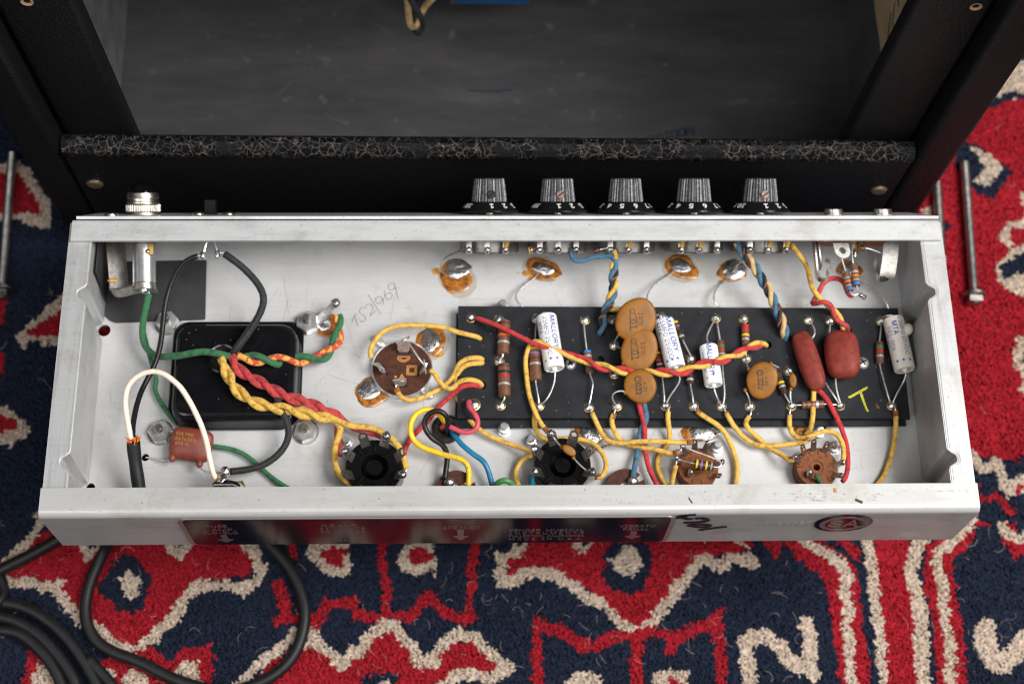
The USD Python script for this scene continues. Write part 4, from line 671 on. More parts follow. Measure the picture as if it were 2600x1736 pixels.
for i in range(34):
    a = rng.uniform(0, 6.28); rr = rs * rng.uniform(.55, 1.0); s_, u_, d_ = frame(sl[0] - sl[2]); b0 = sl[0] + rr * (math.cos(a) * s_ + math.sin(a) * u_); fr.append(tube(np.array([b0 - d_ * .0008, b0 + d_ * .0008 + rng.normal(0, .0003, 3), b0 + d_ * rng.uniform(.001, .0024) + rng.normal(0, .0006, 3)]), .00022, 5))
SLV.part('frayed_end', cat(fr), M['b_orange'], kind='stuff', label='frayed orange threads at the cut end of the sleeve')
# twisted pair to the solder tag
base = pts('A', [(1570, 1315, 20), (1660, 1330, 19), (1760, 1345, 17), (1900, 1345, 12), (2040, 1335, 8.5), (2150, 1310, 7), (2222, 1230, 7), (2245, 1130, 8), (2235, 1020, 10)])
for s_, m_, lb_ in zip(twist(base, 2, .0017, .0225, 1.2), ('cl_green', 'cl_redyel'), ('thick green cloth lead twisted with a red and yellow one towards the solder tag', 'red and yellow cloth lead twisted with a thick green one')): W(lb_, .0015, m_, s_[::3])
ybase = pts('B', [(1462, 20, 20), (1510, 130, 18.5), (1560, 220, 18), (1640, 290, 17), (1760, 340, 15.5), (1880, 362, 14), (2010, 388, 12), (2150, 415, 11), (2225, 425, 10.5)])
ys = twist(ybase, 2, .0015, .0205, .6)
W('dirty yellow cloth lead bending down to the lower left of the first black tube socket', .0015, 'cl_yellow2', join(ys[0][::4], pts('F', [(212, 450, 9), (185, 560, 8), (165, 700, 8), (195, 830, 8), (265, 905, 8), (335, 945, 7)])))
W('dirty yellow cloth lead curving over the right side of the first black tube socket', .0015, 'cl_yellow2', join(ys[1][::4], pts('F', [(290, 432, 10), (450, 450, 10), (600, 512, 10.5), (690, 590, 11), (742, 690, 11), (768, 795, 9)])), ends=[(1, 'bare', cw('F', 715, 830, 9))])
rbase = pts('B', [(1545, 5, 20), (1575, 90, 19), (1660, 150, 18.3), (1790, 222, 16.5), (1900, 280, 14.5), (2020, 312, 12.5), (2130, 358, 10.5), (2210, 385, 9)])
rs_ = twist(rbase, 2, .0014, .0185, .2)
W('thick red cloth lead ending at the upper left lug of the first black socket', .0015, 'cl_red2', join(rs_[0][::4], pts('F', [(195, 400, 6), (190, 500, 5), (205, 600, 5), (220, 680, 7)])))
W('thick red cloth lead ending behind the upper lug of the first black socket', .0015, 'cl_red2', join(rs_[1][::4], pts('F', [(185, 330, 8), (250, 400, 6), (340, 460, 6), (450, 490, 6.5), (570, 530, 8)])))
# left of the board
YL = 'yellow cloth wire '
W(YL + 'arching over the brown can capacitor into the top hole of the board', .00118, 'cl_yellow', pts('C', [(1400, 1038, 5), (1350, 1012, 8.5), (1200, 975, 10), (1100, 942, 10), (900, 920, 10), (700, 927, 10), (580, 970, 10), (505, 1055, 10), (470, 1130, 10), (480, 1195, 9)]))
W(YL + 'from the middle board hole to the lowest lug of the can capacitor', .00118, 'cl_yellow', pts('C', [(1422, 1215, 5), (1370, 1195, 9), (1280, 1208, 9), (1215, 1255, 8), (1185, 1325, 6), (1140, 1390, 5), (1060, 1455, 5), (950, 1510, 6), (850, 1548, 7), (770, 1548, 7), (715, 1510, 7), (690, 1450, 8)]), ends=[(1, 'burnt', cw('C', 700, 1425, 8))])
W(YL + 'from the middle board hole down under the edge of the board', .00118, 'cl_yellow', pts('C', [(1425, 1242, 5), (1340, 1243, 9), (1255, 1272, 8.5), (1205, 1345, 6), (1195, 1440, 4), (1205, 1540, 3)]).tolist() + pts('F', [(1225, 280, 2)]).tolist())
W(YL + 'dipping from the can capacitor right lug into the lower board hole', .00118, 'cl_yellow', pts('C', [(975, 1298, 9), (1040, 1375, 8.5), (1095, 1440, 8), (1155, 1455, 8.5), (1215, 1405, 9), (1300, 1380, 9.5), (1370, 1393, 9), (1412, 1432, 5)]))
W('red cloth wire slanting from the board under the plastic wires to the first socket', .00115, 'cl_red', pts('C', [(1400, 1440, 5)]).tolist() + pts('F', [(1330, 92, 8.6), (1235, 112, 8.5), (1150, 185, 6), (1060, 262, 4), (970, 375, 3), (880, 470, 3), (800, 560, 3), (762, 640, 4), (748, 740, 4), (738, 850, 5)]).tolist())
# red and yellow pair across the board
tw = pts('D', [(70, 1205, 15), (170, 1245, 16), (290, 1290, 16), (420, 1318, 16), (540, 1340, 15), (700, 1350, 13.5), (850, 1345, 16), (1000, 1358, 17), (1120, 1340, 17), (1250, 1288, 18), (1400, 1252, 18), (1550, 1215, 17), (1680, 1155, 15), (1790, 1100, 13), (1890, 1072, 11), (1945, 1092, 8)])
w1, w2 = twist(tw, 2, .00118, .0195, 2.6)
W('red cloth wire from the top left eyelet twisting with a yellow one across the board', .00112, 'cl_red', join(pts('C', [(1365, 862, 9.5), (1500, 905, 13), (1650, 972, 15), (1760, 1030, 15), (1880, 1085, 16)]), w1[4::4]), ends=[(0, 'bare', EP['a1'])])
W(YL + 'rising from the second black socket and twisting with red across the board', .00112, 'cl_yellow', join(pts('F', [(1965, 485, 11), (1895, 385, 10), (1845, 270, 10), (1805, 130, 10), (1790, 0, 10.5)]), pts('C', [(1782, 1255, 11), (1800, 1130, 12), (1850, 1060, 14), (1920, 1070, 16)]), w2[6::4]), ends=[(0, 'burnt', cw('F', 2000, 520, 11))])
# triple bundles from the controls
def stub(c, l): return pts(c, l)
t1 = pts('D', [(428, 185, 23), (432, 270, 21), (425, 400, 19), (418, 520, 17), (390, 640, 15), (345, 750, 13), (305, 870, 11), (288, 975, 5)])
a1, a2, a3 = twist(t1, 3, .00135, .0150, 1.9)
W('blue cloth wire from the second potentiometer winding round a yellow one into the board', .0012, 'cl_blue', join(pts('D', [(12, 120, 26), (10, 200, 24), (40, 240, 23), (110, 242, 23), (210, 210, 23.5), (320, 198, 23.5), (400, 205, 23)]), a1[6::3]))
W(YL + 'twisted with blue from the third potentiometer to the upper disc capacitor', .0011, 'cl_yellow', join(pts('D', [(425, 140, 26)]), a2[3:int(len(a2) * .66):3], pts('D', [(440, 725, 12), (500, 750, 11)])))
W('thin black wire with orange tracer inside the blue and yellow bundle', .0009, 'cl_black', a3[::3], stripe='cl_orange')
t2 = pts('D', [(1640, 60, 26), (1720, 180, 23.5), (1800, 280, 21.5), (1885, 400, 19), (1950, 520, 17), (2010, 640, 15), (2065, 770, 13), (2105, 900, 11), (2140, 1035, 5)])
a1, a2, a3 = twist(t2, 3, .0014, .0165, 4.2)
W('blue cloth wire winding with tan from the fifth potentiometer to the board', .0012, 'cl_blue', a1[::3])
W('tan cloth wire winding with blue from the fifth potentiometer to the board', .0012, 'cl_tan', a2[::3])
W('thin black wire with orange tracer inside the blue and tan bundle', .0009, 'cl_black', a3[::3], stripe='cl_orange')
W(YL + 'running from the last potentiometer to the hole by the fat red capacitor', .0012, 'cl_yellow', pts('E', [(500, 215, 27), (570, 315, 24), (630, 420, 21), (668, 570, 18), (735, 655, 16), (800, 715, 13), (870, 775, 11), (900, 840, 11), (912, 915, 5)]))
W('red cloth wire looping from the jack resistors and crossing a yellow wire', .0012, 'cl_red2', pts('E', [(992, 632, 22), (945, 600, 21), (915, 525, 20), (835, 490, 19), (755, 530, 18), (712, 610, 16), (668, 690, 14), (755, 680, 19), (820, 720, 17), (845, 800, 14), (905, 850, 12), (940, 905, 5)]))
# from the lower eyelets to the sockets
def GW(lb_, l, ey, kind='burnt', r=.00118, m='cl_yellow', c='G', e2=None):
    p = pts(c, l); en = [(0, kind, EP[ey])] if ey else []
    if e2 is not None: en.append((1, 'burnt', e2))
    W(YL + lb_ if m == 'cl_yellow' else lb_, r, m, p, ends=en)
GW('from below the blue-banded resistor along the floor to a brown socket', [(345, 325, 8), (372, 390, 7), (410, 470, 5), (460, 545, 5), (540, 580, 6), (700, 572, 9), (900, 570, 11), (1100, 576, 12.5), (1188, 578, 13)], 'b3', e2=cw('G', 1216, 572, 14))
GW('from below the lowest disc capacitor to the first brown socket', [(530, 335, 8.5), (512, 400, 7), (540, 490, 5), (590, 560, 4), (680, 605, 4), (850, 630, 7), (1000, 668, 9), (1075, 655, 12)], 'b4', e2=cw('G', 1105, 620, 13))
GW('dropping straight from the board and snaking past the blue and red wires', [(990, 315, 8.5), (992, 430, 6), (1000, 550, 3), (968, 620, 3), (915, 690, 3), (900, 770, 3), (920, 850, 3), (980, 945, 3)], 'b5', 'bare')
GW('bowing right of the first brown socket to the near flange', [(1232, 310, 8.5), (1330, 380, 7.5), (1430, 450, 6), (1500, 550, 4), (1550, 680, 3), (1572, 800, 3), (1558, 935, 3)], 'b6')
GW('from below the small white capacitor swinging right to the second brown socket', [(1482, 325, 8.5), (1530, 412, 7), (1610, 512, 4), (1700, 582, 4), (1800, 606, 5), (1950, 597, 7), ('H', 383, 588, 8), ('H', 455, 577, 10), ('H', 508, 552, 12)], 'b7', e2=cw('H', 548, 548, 13))
GW('from under the single disc capacitor down to the second brown socket', [(1678, 355, 8.5), (1650, 430, 6), (1700, 492, 4), (1780, 562, 3), (1850, 625, 4), (1950, 682, 7), (2025, 727, 10), ('H', 390, 712, 11)], 'b8', 'bare', e2=cw('H', 415, 715, 11))
GW('curling above the second brown socket and down its right side', [(350, 345, 8.5), (348, 420, 6), (375, 505, 5), (440, 540, 6), (550, 512, 9), (650, 482, 9.5), (735, 500, 10), (795, 585, 11), (808, 680, 12), (795, 748, 13)], 'b9', 'bare', c='H')
GW('hanging from below the slim red capacitor towards the soldered chassis spot', [(555, 90, 9), (555, 140, 9.5), (550, 250, 9), (545, 370, 8.5), (520, 470, 3), (485, 512, 2)], None, c='H')
GW('red cloth wire arching from the slim red capacitor past the second brown socket', [(560, 115, 9.5), (640, 178, 10), (705, 280, 9.5), (760, 390, 8.5), (805, 500, 8), (838, 640, 8), (842, 780, 9), (825, 865, 10), (797, 905, 11)], None, m='cl_red', c='H')
GW('falling from the rightmost eyelet to the near flange at the right end', [(1246, 310, 8.5), (1250, 400, 6.5), (1236, 560, 4), (1205, 700, 3), (1155, 840, 3), (1085, 935, 3)], 'b11', 'burnt', c='H')
GW('blue cloth wire emerging under the lowest disc capacitor down to a brown wafer', [(775, 200, 9), (795, 300, 8.5), (800, 390, 8), (762, 460, 5), (742, 560, 4), (722, 700, 5), (702, 800, 6), (690, 885, 6)], None, m='cl_blue', r=.0013, c='G')
GW('red cloth wire emerging under the lowest disc capacitor beside the blue one', [(745, 200, 9.5), (758, 320, 9), (788, 440, 7), (790, 560, 5), (800, 680, 5), (830, 800, 5), (895, 940, 5)], None, m='cl_red', c='G')
GW('from under the board to the left lug of the second black socket', [(1295, 365, 3), (1350, 432, 4), (1450, 505, 4), (1600, 572, 4), (1750, 625, 6), (1838, 668, 9)], None, c='F')
GW('looping from the second black socket left lug under the near flange', [(1838, 690, 9), (1765, 715, 6), (1712, 790, 4), (1700, 870, 4), (1722, 940, 4)], None, c='F')
W(YL + 'passing behind the second black socket and looping round its right side', .00118, 'cl_yellow', np.vstack([pts('F', [(1868, 320, 8.3), (1860, 430, 5), (1900, 515, 4), (1980, 552, 4)]), pts('G', [(120, 545, 4), (215, 545, 4), (320, 572, 4), (410, 640, 5), (462, 745, 6), (440, 845, 7), (375, 870, 8)])]), ends=[(1, 'burnt', cw('G', 345, 830, 10))])
W('short yellow wire stub from the first brown socket to the near flange', .0012, 'cl_yellow', pts('G', [(1052, 775, 11), (1035, 850, 8), (1018, 935, 5)]), ends=[(0, 'bare', cw('G', 1060, 730, 12))])
W('short bright blue plastic wire at the lower left lug of the second black socket', .0012, 'pl_blue', pts('F', [(1840, 850, 10), (1838, 900, 8), (1835, 950, 6)]))
W('short green cloth wire at the bottom of the second brown socket', .0010, 'cl_green', pts('H', [(570, 858, 13), (595, 890, 11), (612, 930, 8)]))
# plastic wires through the grommet
gq = cw('F', 1112, 470, 0); GR = Thing('rubber_grommet', 'round black rubber grommet with four coloured plastic wires passing through it', 'grommet', gq)
rg = 128 * CROPS['F'][2] * mpp(gq); GR.part('ring', lathe([(rg * .42, -.002), (rg * .40, .001), (rg * .5, .0026), (rg * .75, .0032), (rg * .95, .0024), (rg, .0008), (rg * .98, 0)], gq, (0, 0, 1), 32), M['rubber'])
GR.part('bore', lathe([(rg * .43, .0002), (0, .0002)], gq, (0, 0, 1), 24), M['hole'])
yw = pts('F', [(1098, 425, 2), (1065, 355, 9), (1000, 308, 12), (920, 302, 13), (845, 350, 13), (808, 440, 12), (822, 530, 10), (885, 602, 9), (1000, 650, 8.5), (1130, 690, 8.5), (1235, 720, 8.5), (1285, 765, 8), (1302, 850, 7), (1298, 945, 6)])
yt = W('bright yellow plastic wire with printing looping out of the grommet', .00128, 'pl_yellow', yw)
yq = smooth_path(yw, .001)
def wrap_on_path(s, q0, q1, h, r=.00131):
    d = unit(q1 - q0); c = (q0 + q1) / 2; e = unit(unit(C1 - c) - d * np.dot(unit(C1 - c), d)); sd = np.cross(e, d)
    v, f = fine(*text(s, h, True, .00003, 1.15), .0005); an = v[:, 1] / r; P = c + v[:, :1] * d + (r + v[:, 2:]) * (np.cos(an)[:, None] * e + np.sin(an)[:, None] * sd); return P, f
for s_, q in (('CANADA', ((1062, 668), (1250, 702))), ('16 A', ((1290, 715), (1312, 790)))):
    A_, B_ = cw('F', *q[0], 9), cw('F', *q[1], 9); i0, i1 = (np.argmin(np.linalg.norm(yq[:, :2] - X[:2], axis=1)) for X in (A_, B_)); v, f = wrap_on_path(s_, yq[i0], yq[i1], .0011); yt.part('printing', (v, f), plain('grey_print_' + s_[:2].lower(), (.30, .27, .12), .6), False)
W('thick black plastic wire looping out of the grommet beside the yellow one', .00125, 'pl_black', pts('F', [(1108, 500, 1), (1125, 430, 9), (1108, 352, 14), (1048, 312, 15.5), (972, 332, 15), (928, 400, 13), (945, 482, 11), (1005, 550, 9), (1080, 602, 8), (1118, 680, 7.5), (1113, 780, 7), (1103, 890, 6)]))
W('pink plastic wire curling from the grommet up to the burnt eyelet', .0012, 'pl_pink', pts('F', [(1070, 455, 3), (1140, 442, 8), (1220, 478, 9), (1310, 490, 10), (1368, 452, 11.5), (1376, 390, 12), (1340, 320, 12), (1305, 270, 11.5), (1308, 228, 9.5)]))
W('bright blue plastic wire running from the grommet to the near flange', .00122, 'pl_blue', pts('F', [(1148, 475, 1), (1188, 530, 6), (1260, 610, 7.5), (1350, 680, 8), (1425, 740, 8), (1468, 820, 7), (1502, 945, 6)]))
W('green plastic wire loop peeking over the near flange', .0013, 'pl_green', pts('F', [(1525, 950, 8), (1560, 912, 12), (1610, 898, 13), (1650, 912, 12), (1685, 950, 8)]))
# bare ground leads
def bare(lb_, p, r=.0005, m='tin'):
    q = smooth_path(p, .0008); top('bare_wire', tube(q, r, 8), M[m], lb_, 'bare wire')
bare('thin bare wire from the second chassis solder spot under the board', np.vstack([pts('C', [(1888, 482, 1.5), (1820, 548, 3), (1728, 625, 5), (1702, 690, 6), (1740, 745, 6), (1800, 790, 5)])]))
bare('thin bare wire from the third chassis solder spot to the upper disc capacitor', pts('D', [(1018, 345, 1.5), (960, 395, 3), (870, 455, 5), (785, 535, 7), (755, 600, 9), (755, 650, 11)]))
bare('thin bare wire looping from the fourth chassis solder spot under the board', pts('D', [(1548, 430, 1.5), (1465, 500, 4), (1420, 590, 6), (1432, 660, 6), (1475, 695, 5)]))
bare('dull bare wire from the spot behind the jacks to the board corner', pts('E', [(1010, 505, 1.5), (1060, 528, 3), (1125, 552, 4), (1205, 612, 5), (1250, 680, 5), (1275, 735, 4)]), .0004)
bare('grey braided wire from the first potentiometer to its chassis solder spot', pts('C', [(1268, 262, 23), (1200, 305, 19), (1125, 338, 15), (1075, 390, 9), (1068, 440, 5), (1108, 490, 1.5)]), .0006, 'dullsteel')
bare('grey braided wire from the fifth potentiometer to the fourth chassis solder spot', pts('D', [(1830, 130, 24), (1770, 180, 18), (1700, 240, 11), (1645, 290, 4), (1610, 350, 1.5)]), .00062, 'dullsteel')
bare('short grey braid from the right lug of the second black socket to a solder spot', pts('G', [(330, 650, 9), (380, 640, 6), (440, 620, 3), (520, 590, 1.5)]), .0006, 'dullsteel')
bare('short bare wire from the first brown socket to the solder blob behind it', pts('G', [(1345, 565, 14), (1385, 530, 8), (1415, 490, 3)]), .0005, 'tin')

# ------------------------------------------------------------------ resistors
def resistor(lb_, c, p0, p1, wpx, z, bands, ends, dark=False, cpx=None):
    a, b = cw(c, *p0, z), cw(c, *p1, z); r = wpx * CROPS[c][2] * mpp(a) / 2; L = np.linalg.norm(b - a)
    t = Thing('resistor', lb_, 'resistor', [(a[0] + b[0]) / 2, (a[1] + b[1]) / 2, a[2] - r]); d = unit(b - a)
    t.part('body', lathe([(0, 0), (r * .86, 0), (r, r * .12), (r, L - r * .12), (r * .86, L), (0, L)], a, d, 20), M['resistor_dark' if dark else 'resistor'])
    for f_, nm in bands:
        w = min(.0011, L * .1); h0 = L * f_; rr = r * 1.012; t.part('colour_band', lathe([(r * .99, h0 - w / 2), (rr, h0 - w / 2 + .00005), (rr, h0 + w / 2 - .00005), (r * .99, h0 + w / 2)], a, d, 20), M['b_' + nm])
    for k, e in enumerate(ends):
        if e is None: continue
        o, dd = (a, -d) if k == 0 else (b, d); P = [o, o + dd * .0008] + [np.asarray(q) for q in e]
        t.part('lead', leadm(P), M['tin'])
    return t
RZ = BT + 2.6
resistor('large brown resistor with orange and silver bands at the left end of the board', 'C', (1605, 885), (1590, 1165), 103, RZ, [(.1, 'brown'), (.28, 'brown'), (.46, 'orange'), (.67, 'silver')], [[EP['a2']], [EP['m1'] + [0, 0, .0006]]])
resistor('large brown resistor with black, red and silver bands at the left end of the board', 'C', (1598, 1250), (1603, 1525), 105, RZ, [(.09, 'brown'), (.27, 'black'), (.40, 'red'), (.64, 'silver')], [[EP['m1']], [EP['b1']]])
resistor('large brown resistor with yellow, violet and silver bands left of a white capacitor', 'C', (1860, 1112), (1868, 1390), 104, RZ, [(.06, 'yellow'), (.2, 'violet'), (.36, 'brown'), (.52, 'silver')], [[EP['a3']], [cw('C', 1885, 1500, 9.5), EP['b2']]])
resistor('resistor with blue end band lying under the red and yellow twisted pair', 'D', (157, 1140), (188, 1360), 80, RZ - .6, [(.06, 'blue'), (.26, 'silver'), (.48, 'red'), (.70, 'brown')], [[cw('D', 130, 900, 9.5), EP['a4']], [cw('D', 215, 1450, 10), cw('G', 348, 110, 10), cw('G', 330, 210, 9.5), EP['b3']]])
resistor('dark resistor with a yellow band squeezed between disc capacitors and a white capacitor', 'D', (855, 1150), (890, 1312), 76, RZ - 1, [(.12, 'yellow'), (.36, 'brown'), (.55, 'red'), (.8, 'silver')], [[cw('D', 850, 1090, 9)], [cw('D', 915, 1480, 9.5), EP['b5'] + [-.0006, .001, .001]]], True)
resistor('small slanting resistor with yellow, violet and silver bands behind a white capacitor', 'D', (1030, 850), (1112, 1030), 62, RZ - .6, [(.06, 'yellow'), (.28, 'violet'), (.55, 'black'), (.82, 'silver')], [[cw('D', 960, 800, 9.5), EP['a6']], [EP['m4'] + [0, .0006, .0005]]], True)
resistor('resistor with a red and a silver band between two white capacitors', 'D', (1165, 1262), (1186, 1470), 74, RZ - .6, [(.12, 'brown'), (.42, 'red'), (.6, 'brown'), (.8, 'silver')], [[EP['m4']], [cw('G', 1190, 160, 9.5), EP['b6']]], True)
resistor('small resistor with green and red bands right of the smallest white capacitor', 'D', (1480, 1040), (1500, 1197), 78, RZ - .6, [(.12, 'brown'), (.36, 'green'), (.6, 'red'), (.87, 'silver')], [[cw('D', 1455, 870, 9.5), EP['a7'] + [.0006, 0, 0]], [cw('D', 1508, 1330, 9.5), cw('G', 1465, 120, 10), EP['b7'] + [.0008, .0004, 0]]])
resistor('upright resistor with red top, yellow and silver bands above the right disc capacitor', 'D', (1730, 886), (1736, 1095), 77, RZ - .4, [(.05, 'red'), (.14, 'red'), (.26, 'red'), (.49, 'yellow'), (.68, 'silver')], [[EP['a8']], [EP['m5']]])
resistor('slanting dark resistor with yellow band half hidden by the right disc capacitor', 'E', (385, 1245), (447, 1410), 58, RZ - .6, [(.28, 'black'), (.48, 'yellow'), (.66, 'silver')], [[cw('E', 365, 1180, 9)], [EP['b9'] + [-.0004, .0004, .0008]]], True)
resistor('resistor lying crosswise below the slim red capacitor, under yellow and red wires', 'E', (580, 1496), (757, 1490), 64, RZ - .8, [(.2, 'brown'), (.42, 'brown'), (.68, 'silver')], [[EP['b9']], [EP['b10']]])
resistor('thin resistor with a green band left of the yellowed capacitor at the board end', 'E', (1200, 1000), (1203, 1167), 62, RZ - .6, [(.1, 'brown'), (.26, 'green'), (.45, 'red'), (.68, 'silver')], [[cw('E', 1208, 920, 9), EP['a11']], [cw('E', 1232, 1300, 10), EP['b11'] + [-.0005, .0004, 0]]])
jn = cw('E', 1030, 612, 25)
resistor('bright banded resistor with orange and blue bands below the input jacks', 'E', (993, 385), (1019, 550), 62, 27, [(.37, 'silver'), (.56, 'orange'), (.75, 'grey'), (.93, 'blue')], [[cw('E', 985, 300, 29), cw('E', 990, 215, 30)], [jn]])
resistor('darker resistor with orange and blue bands left of its twin below the input jacks', 'E', (932, 445), (966, 592), 62, 25, [(.34, 'grey'), (.52, 'orange'), (.75, 'grey'), (.92, 'blue')], [[cw('E', 900, 330, 27), cw('E', 880, 260, 28)], [cw('E', 985, 620, 25), jn]])
stt = Thing('solder_splice', 'solder joint sticking out below the two input jack resistors', 'solder joint', jn)
stt.part('joint', lathe([(0, -.001), (.0009, 0), (.0007, .0012), (.0011, .0018), (.0011, .0026), (.0005, .0030), (.0004, .0038), (.0012, .0042), (.0012, .0046), (0, .0048)], jn, cw('E', 1085, 645, 22) - jn, 14), M['solder'])
resistor('resistor with two yellow bands and a violet one soldered across the first brown socket', 'G', (1212, 755), (1372, 782), 78, 17, [(.12, 'yellow'), (.36, 'violet'), (.62, 'yellow'), (.88, 'grey')], [[cw('G', 1140, 735, 15), cw('G', 1075, 722, 13)], [cw('G', 1425, 780, 17), cw('G', 1435, 750, 17), cw('G', 1350, 700, 17), cw('G', 1200, 645, 16), cw('G', 1110, 605, 14)]], True)
resistor('small resistor with a yellow band tucked behind the second potentiometer', 'C', (1800, 290), (1885, 268), 62, 24, [(.12, 'yellow'), (.36, 'silver')], [None, [cw('C', 1935, 255, 25)]])
resistor('short dark resistor seen end-on behind the third potentiometer', 'D', (225, 150), (290, 132), 62, 24, [(.5, 'red')], [None, [cw('D', 345, 120, 25), cw('D', 395, 95, 26)]], True)
resistor('short brown resistor lying in shadow behind the input jacks', 'E', (1045, 250), (1090, 252), 55, 25, [(.9, 'silver')], [[cw('E', 1010, 255, 27)], [cw('E', 1235, 300, 25)]])

# ------------------------------------------------------------------ white electrolytic capacitors
def wrap(s, h, a, d, r, along, ang, bold=False, spread=1.0):
    e0 = unit(C1 - a); e = unit(e0 - d * np.dot(e0, d)); sd = np.cross(e, d); sd = sd if sd[0] > 0 else -sd
    v, f = fine(*text(s, h, bold, .00004, spread), .00045); an = v[:, 1] / r + ang
    P = a + (along + v[:, :1]) * d + (r + .00002 + v[:, 2:]) * (np.cos(an)[:, None] * e + np.sin(an)[:, None] * sd); return P, f
def electro(lb_, c, p0, p1, wpx, z, m, texts, l0, l1):
    a, b = cw(c, *p0, z), cw(c, *p1, z); r = wpx * CROPS[c][2] * mpp(a) / 2; L = np.linalg.norm(b - a); d = unit(b - a)
    t = Thing('electrolytic_capacitor', lb_, 'capacitor', [(a[0] + b[0]) / 2, (a[1] + b[1]) / 2, a[2] - r])
    t.part('body', lathe([(0, .0002), (r * .78, 0), (r * .93, .0001), (r, .0006), (r, L - .0006), (r * .93, L - .0001), (r * .8, L), (r * .76, L - .0004), (0, L - .0004)], a, d, 40), M[m], 40)
    for k, o, dd in ((0, a, -d), (1, b, d)): t.part('end_nub', lathe([(r * .26, -.0005), (r * .24, .0006), (r * .12, .0012), (0, .0013)], o, dd, 14), M[m])
    for l, o, dd in ((l0, a, -d), (l1, b, d)):
        if l: t.part('lead', leadm([o + dd * .0008, o + dd * .0018] + [np.asarray(q) for q in l]), M['tin'])
    for s, h, al, an, bo in texts: t.part('lettering', wrap(s, h, a, d, r, al * L, an, bo), M['blueink'], False)
    return t
EZ = BT + 5.6
electro('white electrolytic capacitor with blue lettering under the twisted pair, leftmost on the board', 'C', (1957, 842), (2028, 1290), 172, EZ, 'whitecap', [('MALLORY', .0026, .37, .58, True), ('25MFD 25VDC', .0020, .43, -.16, False), ('MTA', .0020, .26, -.80, False), ('+', .0026, .86, .45, True), ('+', .0022, .86, -.18, True), ('+', .0018, .88, -.8, True)], [EP['a3'] + [.0012, .0005, .0012]], [cw('C', 2025, 1400, 11), cw('C', 1960, 1545, 10), EP['b2'] + [.0004, .0004, 0]])
electro('largest white electrolytic capacitor with blue lettering, just right of the stacked disc capacitors', 'D', (915, 832), (1042, 1308), 196, EZ, 'whitecap', [('MALLORY', .0028, .38, .56, True), ('25MFD 25VDC', .0022, .43, -.12, False), ('MTA', .0021, .22, -.72, False), ('+', .0027, .88, .45, True), ('+', .0022, .88, -.12, True), ('+', .0022, .88, -.7, True)], [EP['a6']], [cw('D', 1080, 1400, 11.5), cw('D', 1050, 1490, 10.5), EP['b5'] + [.0006, .0008, .001]])
electro('smallest white electrolytic capacitor, in the middle of the board under the twisted pair', 'D', (1364, 1090), (1418, 1480), 180, EZ - .5, 'whitecap', [('MALLORY', .0024, .38, .08, True), ('10MFD 25VDC', .0011, .45, -.75, False), ('+', .0026, .79, .15, True), ('+', .0014, .86, -.6, True)], [cw('D', 1350, 1010, 11.5), cw('D', 1365, 950, 11), EP['a7'] + [-.0004, 0, 0]], [cw('G', 1405, 200, 10.5), EP['b7'] + [-.0006, .0006, 0]])
electro('yellowed white electrolytic capacitor with blue printing at the right end of the board', 'E', (1308, 812), (1402, 1222), 166, EZ, 'creamcap', [('25MFD 25VDC', .0020, .40, .66, False), ('MTA', .0023, .24, .02, True), ('021-006', .0020, .42, -.54, False), ('235 1000', .0012, .42, -1.05, False), ('+', .0022, .86, .75, True), ('+', .0022, .86, .12, True), ('+', .0022, .86, -.5, True)], [cw('E', 1275, 785, 12.5), cw('E', 1235, 795, 10.5), EP['a11'] + [.0005, 0, .0004]], [cw('E', 1395, 1300, 11), cw('E', 1355, 1375, 10), EP['b11'] + [.0005, .0004, 0]])

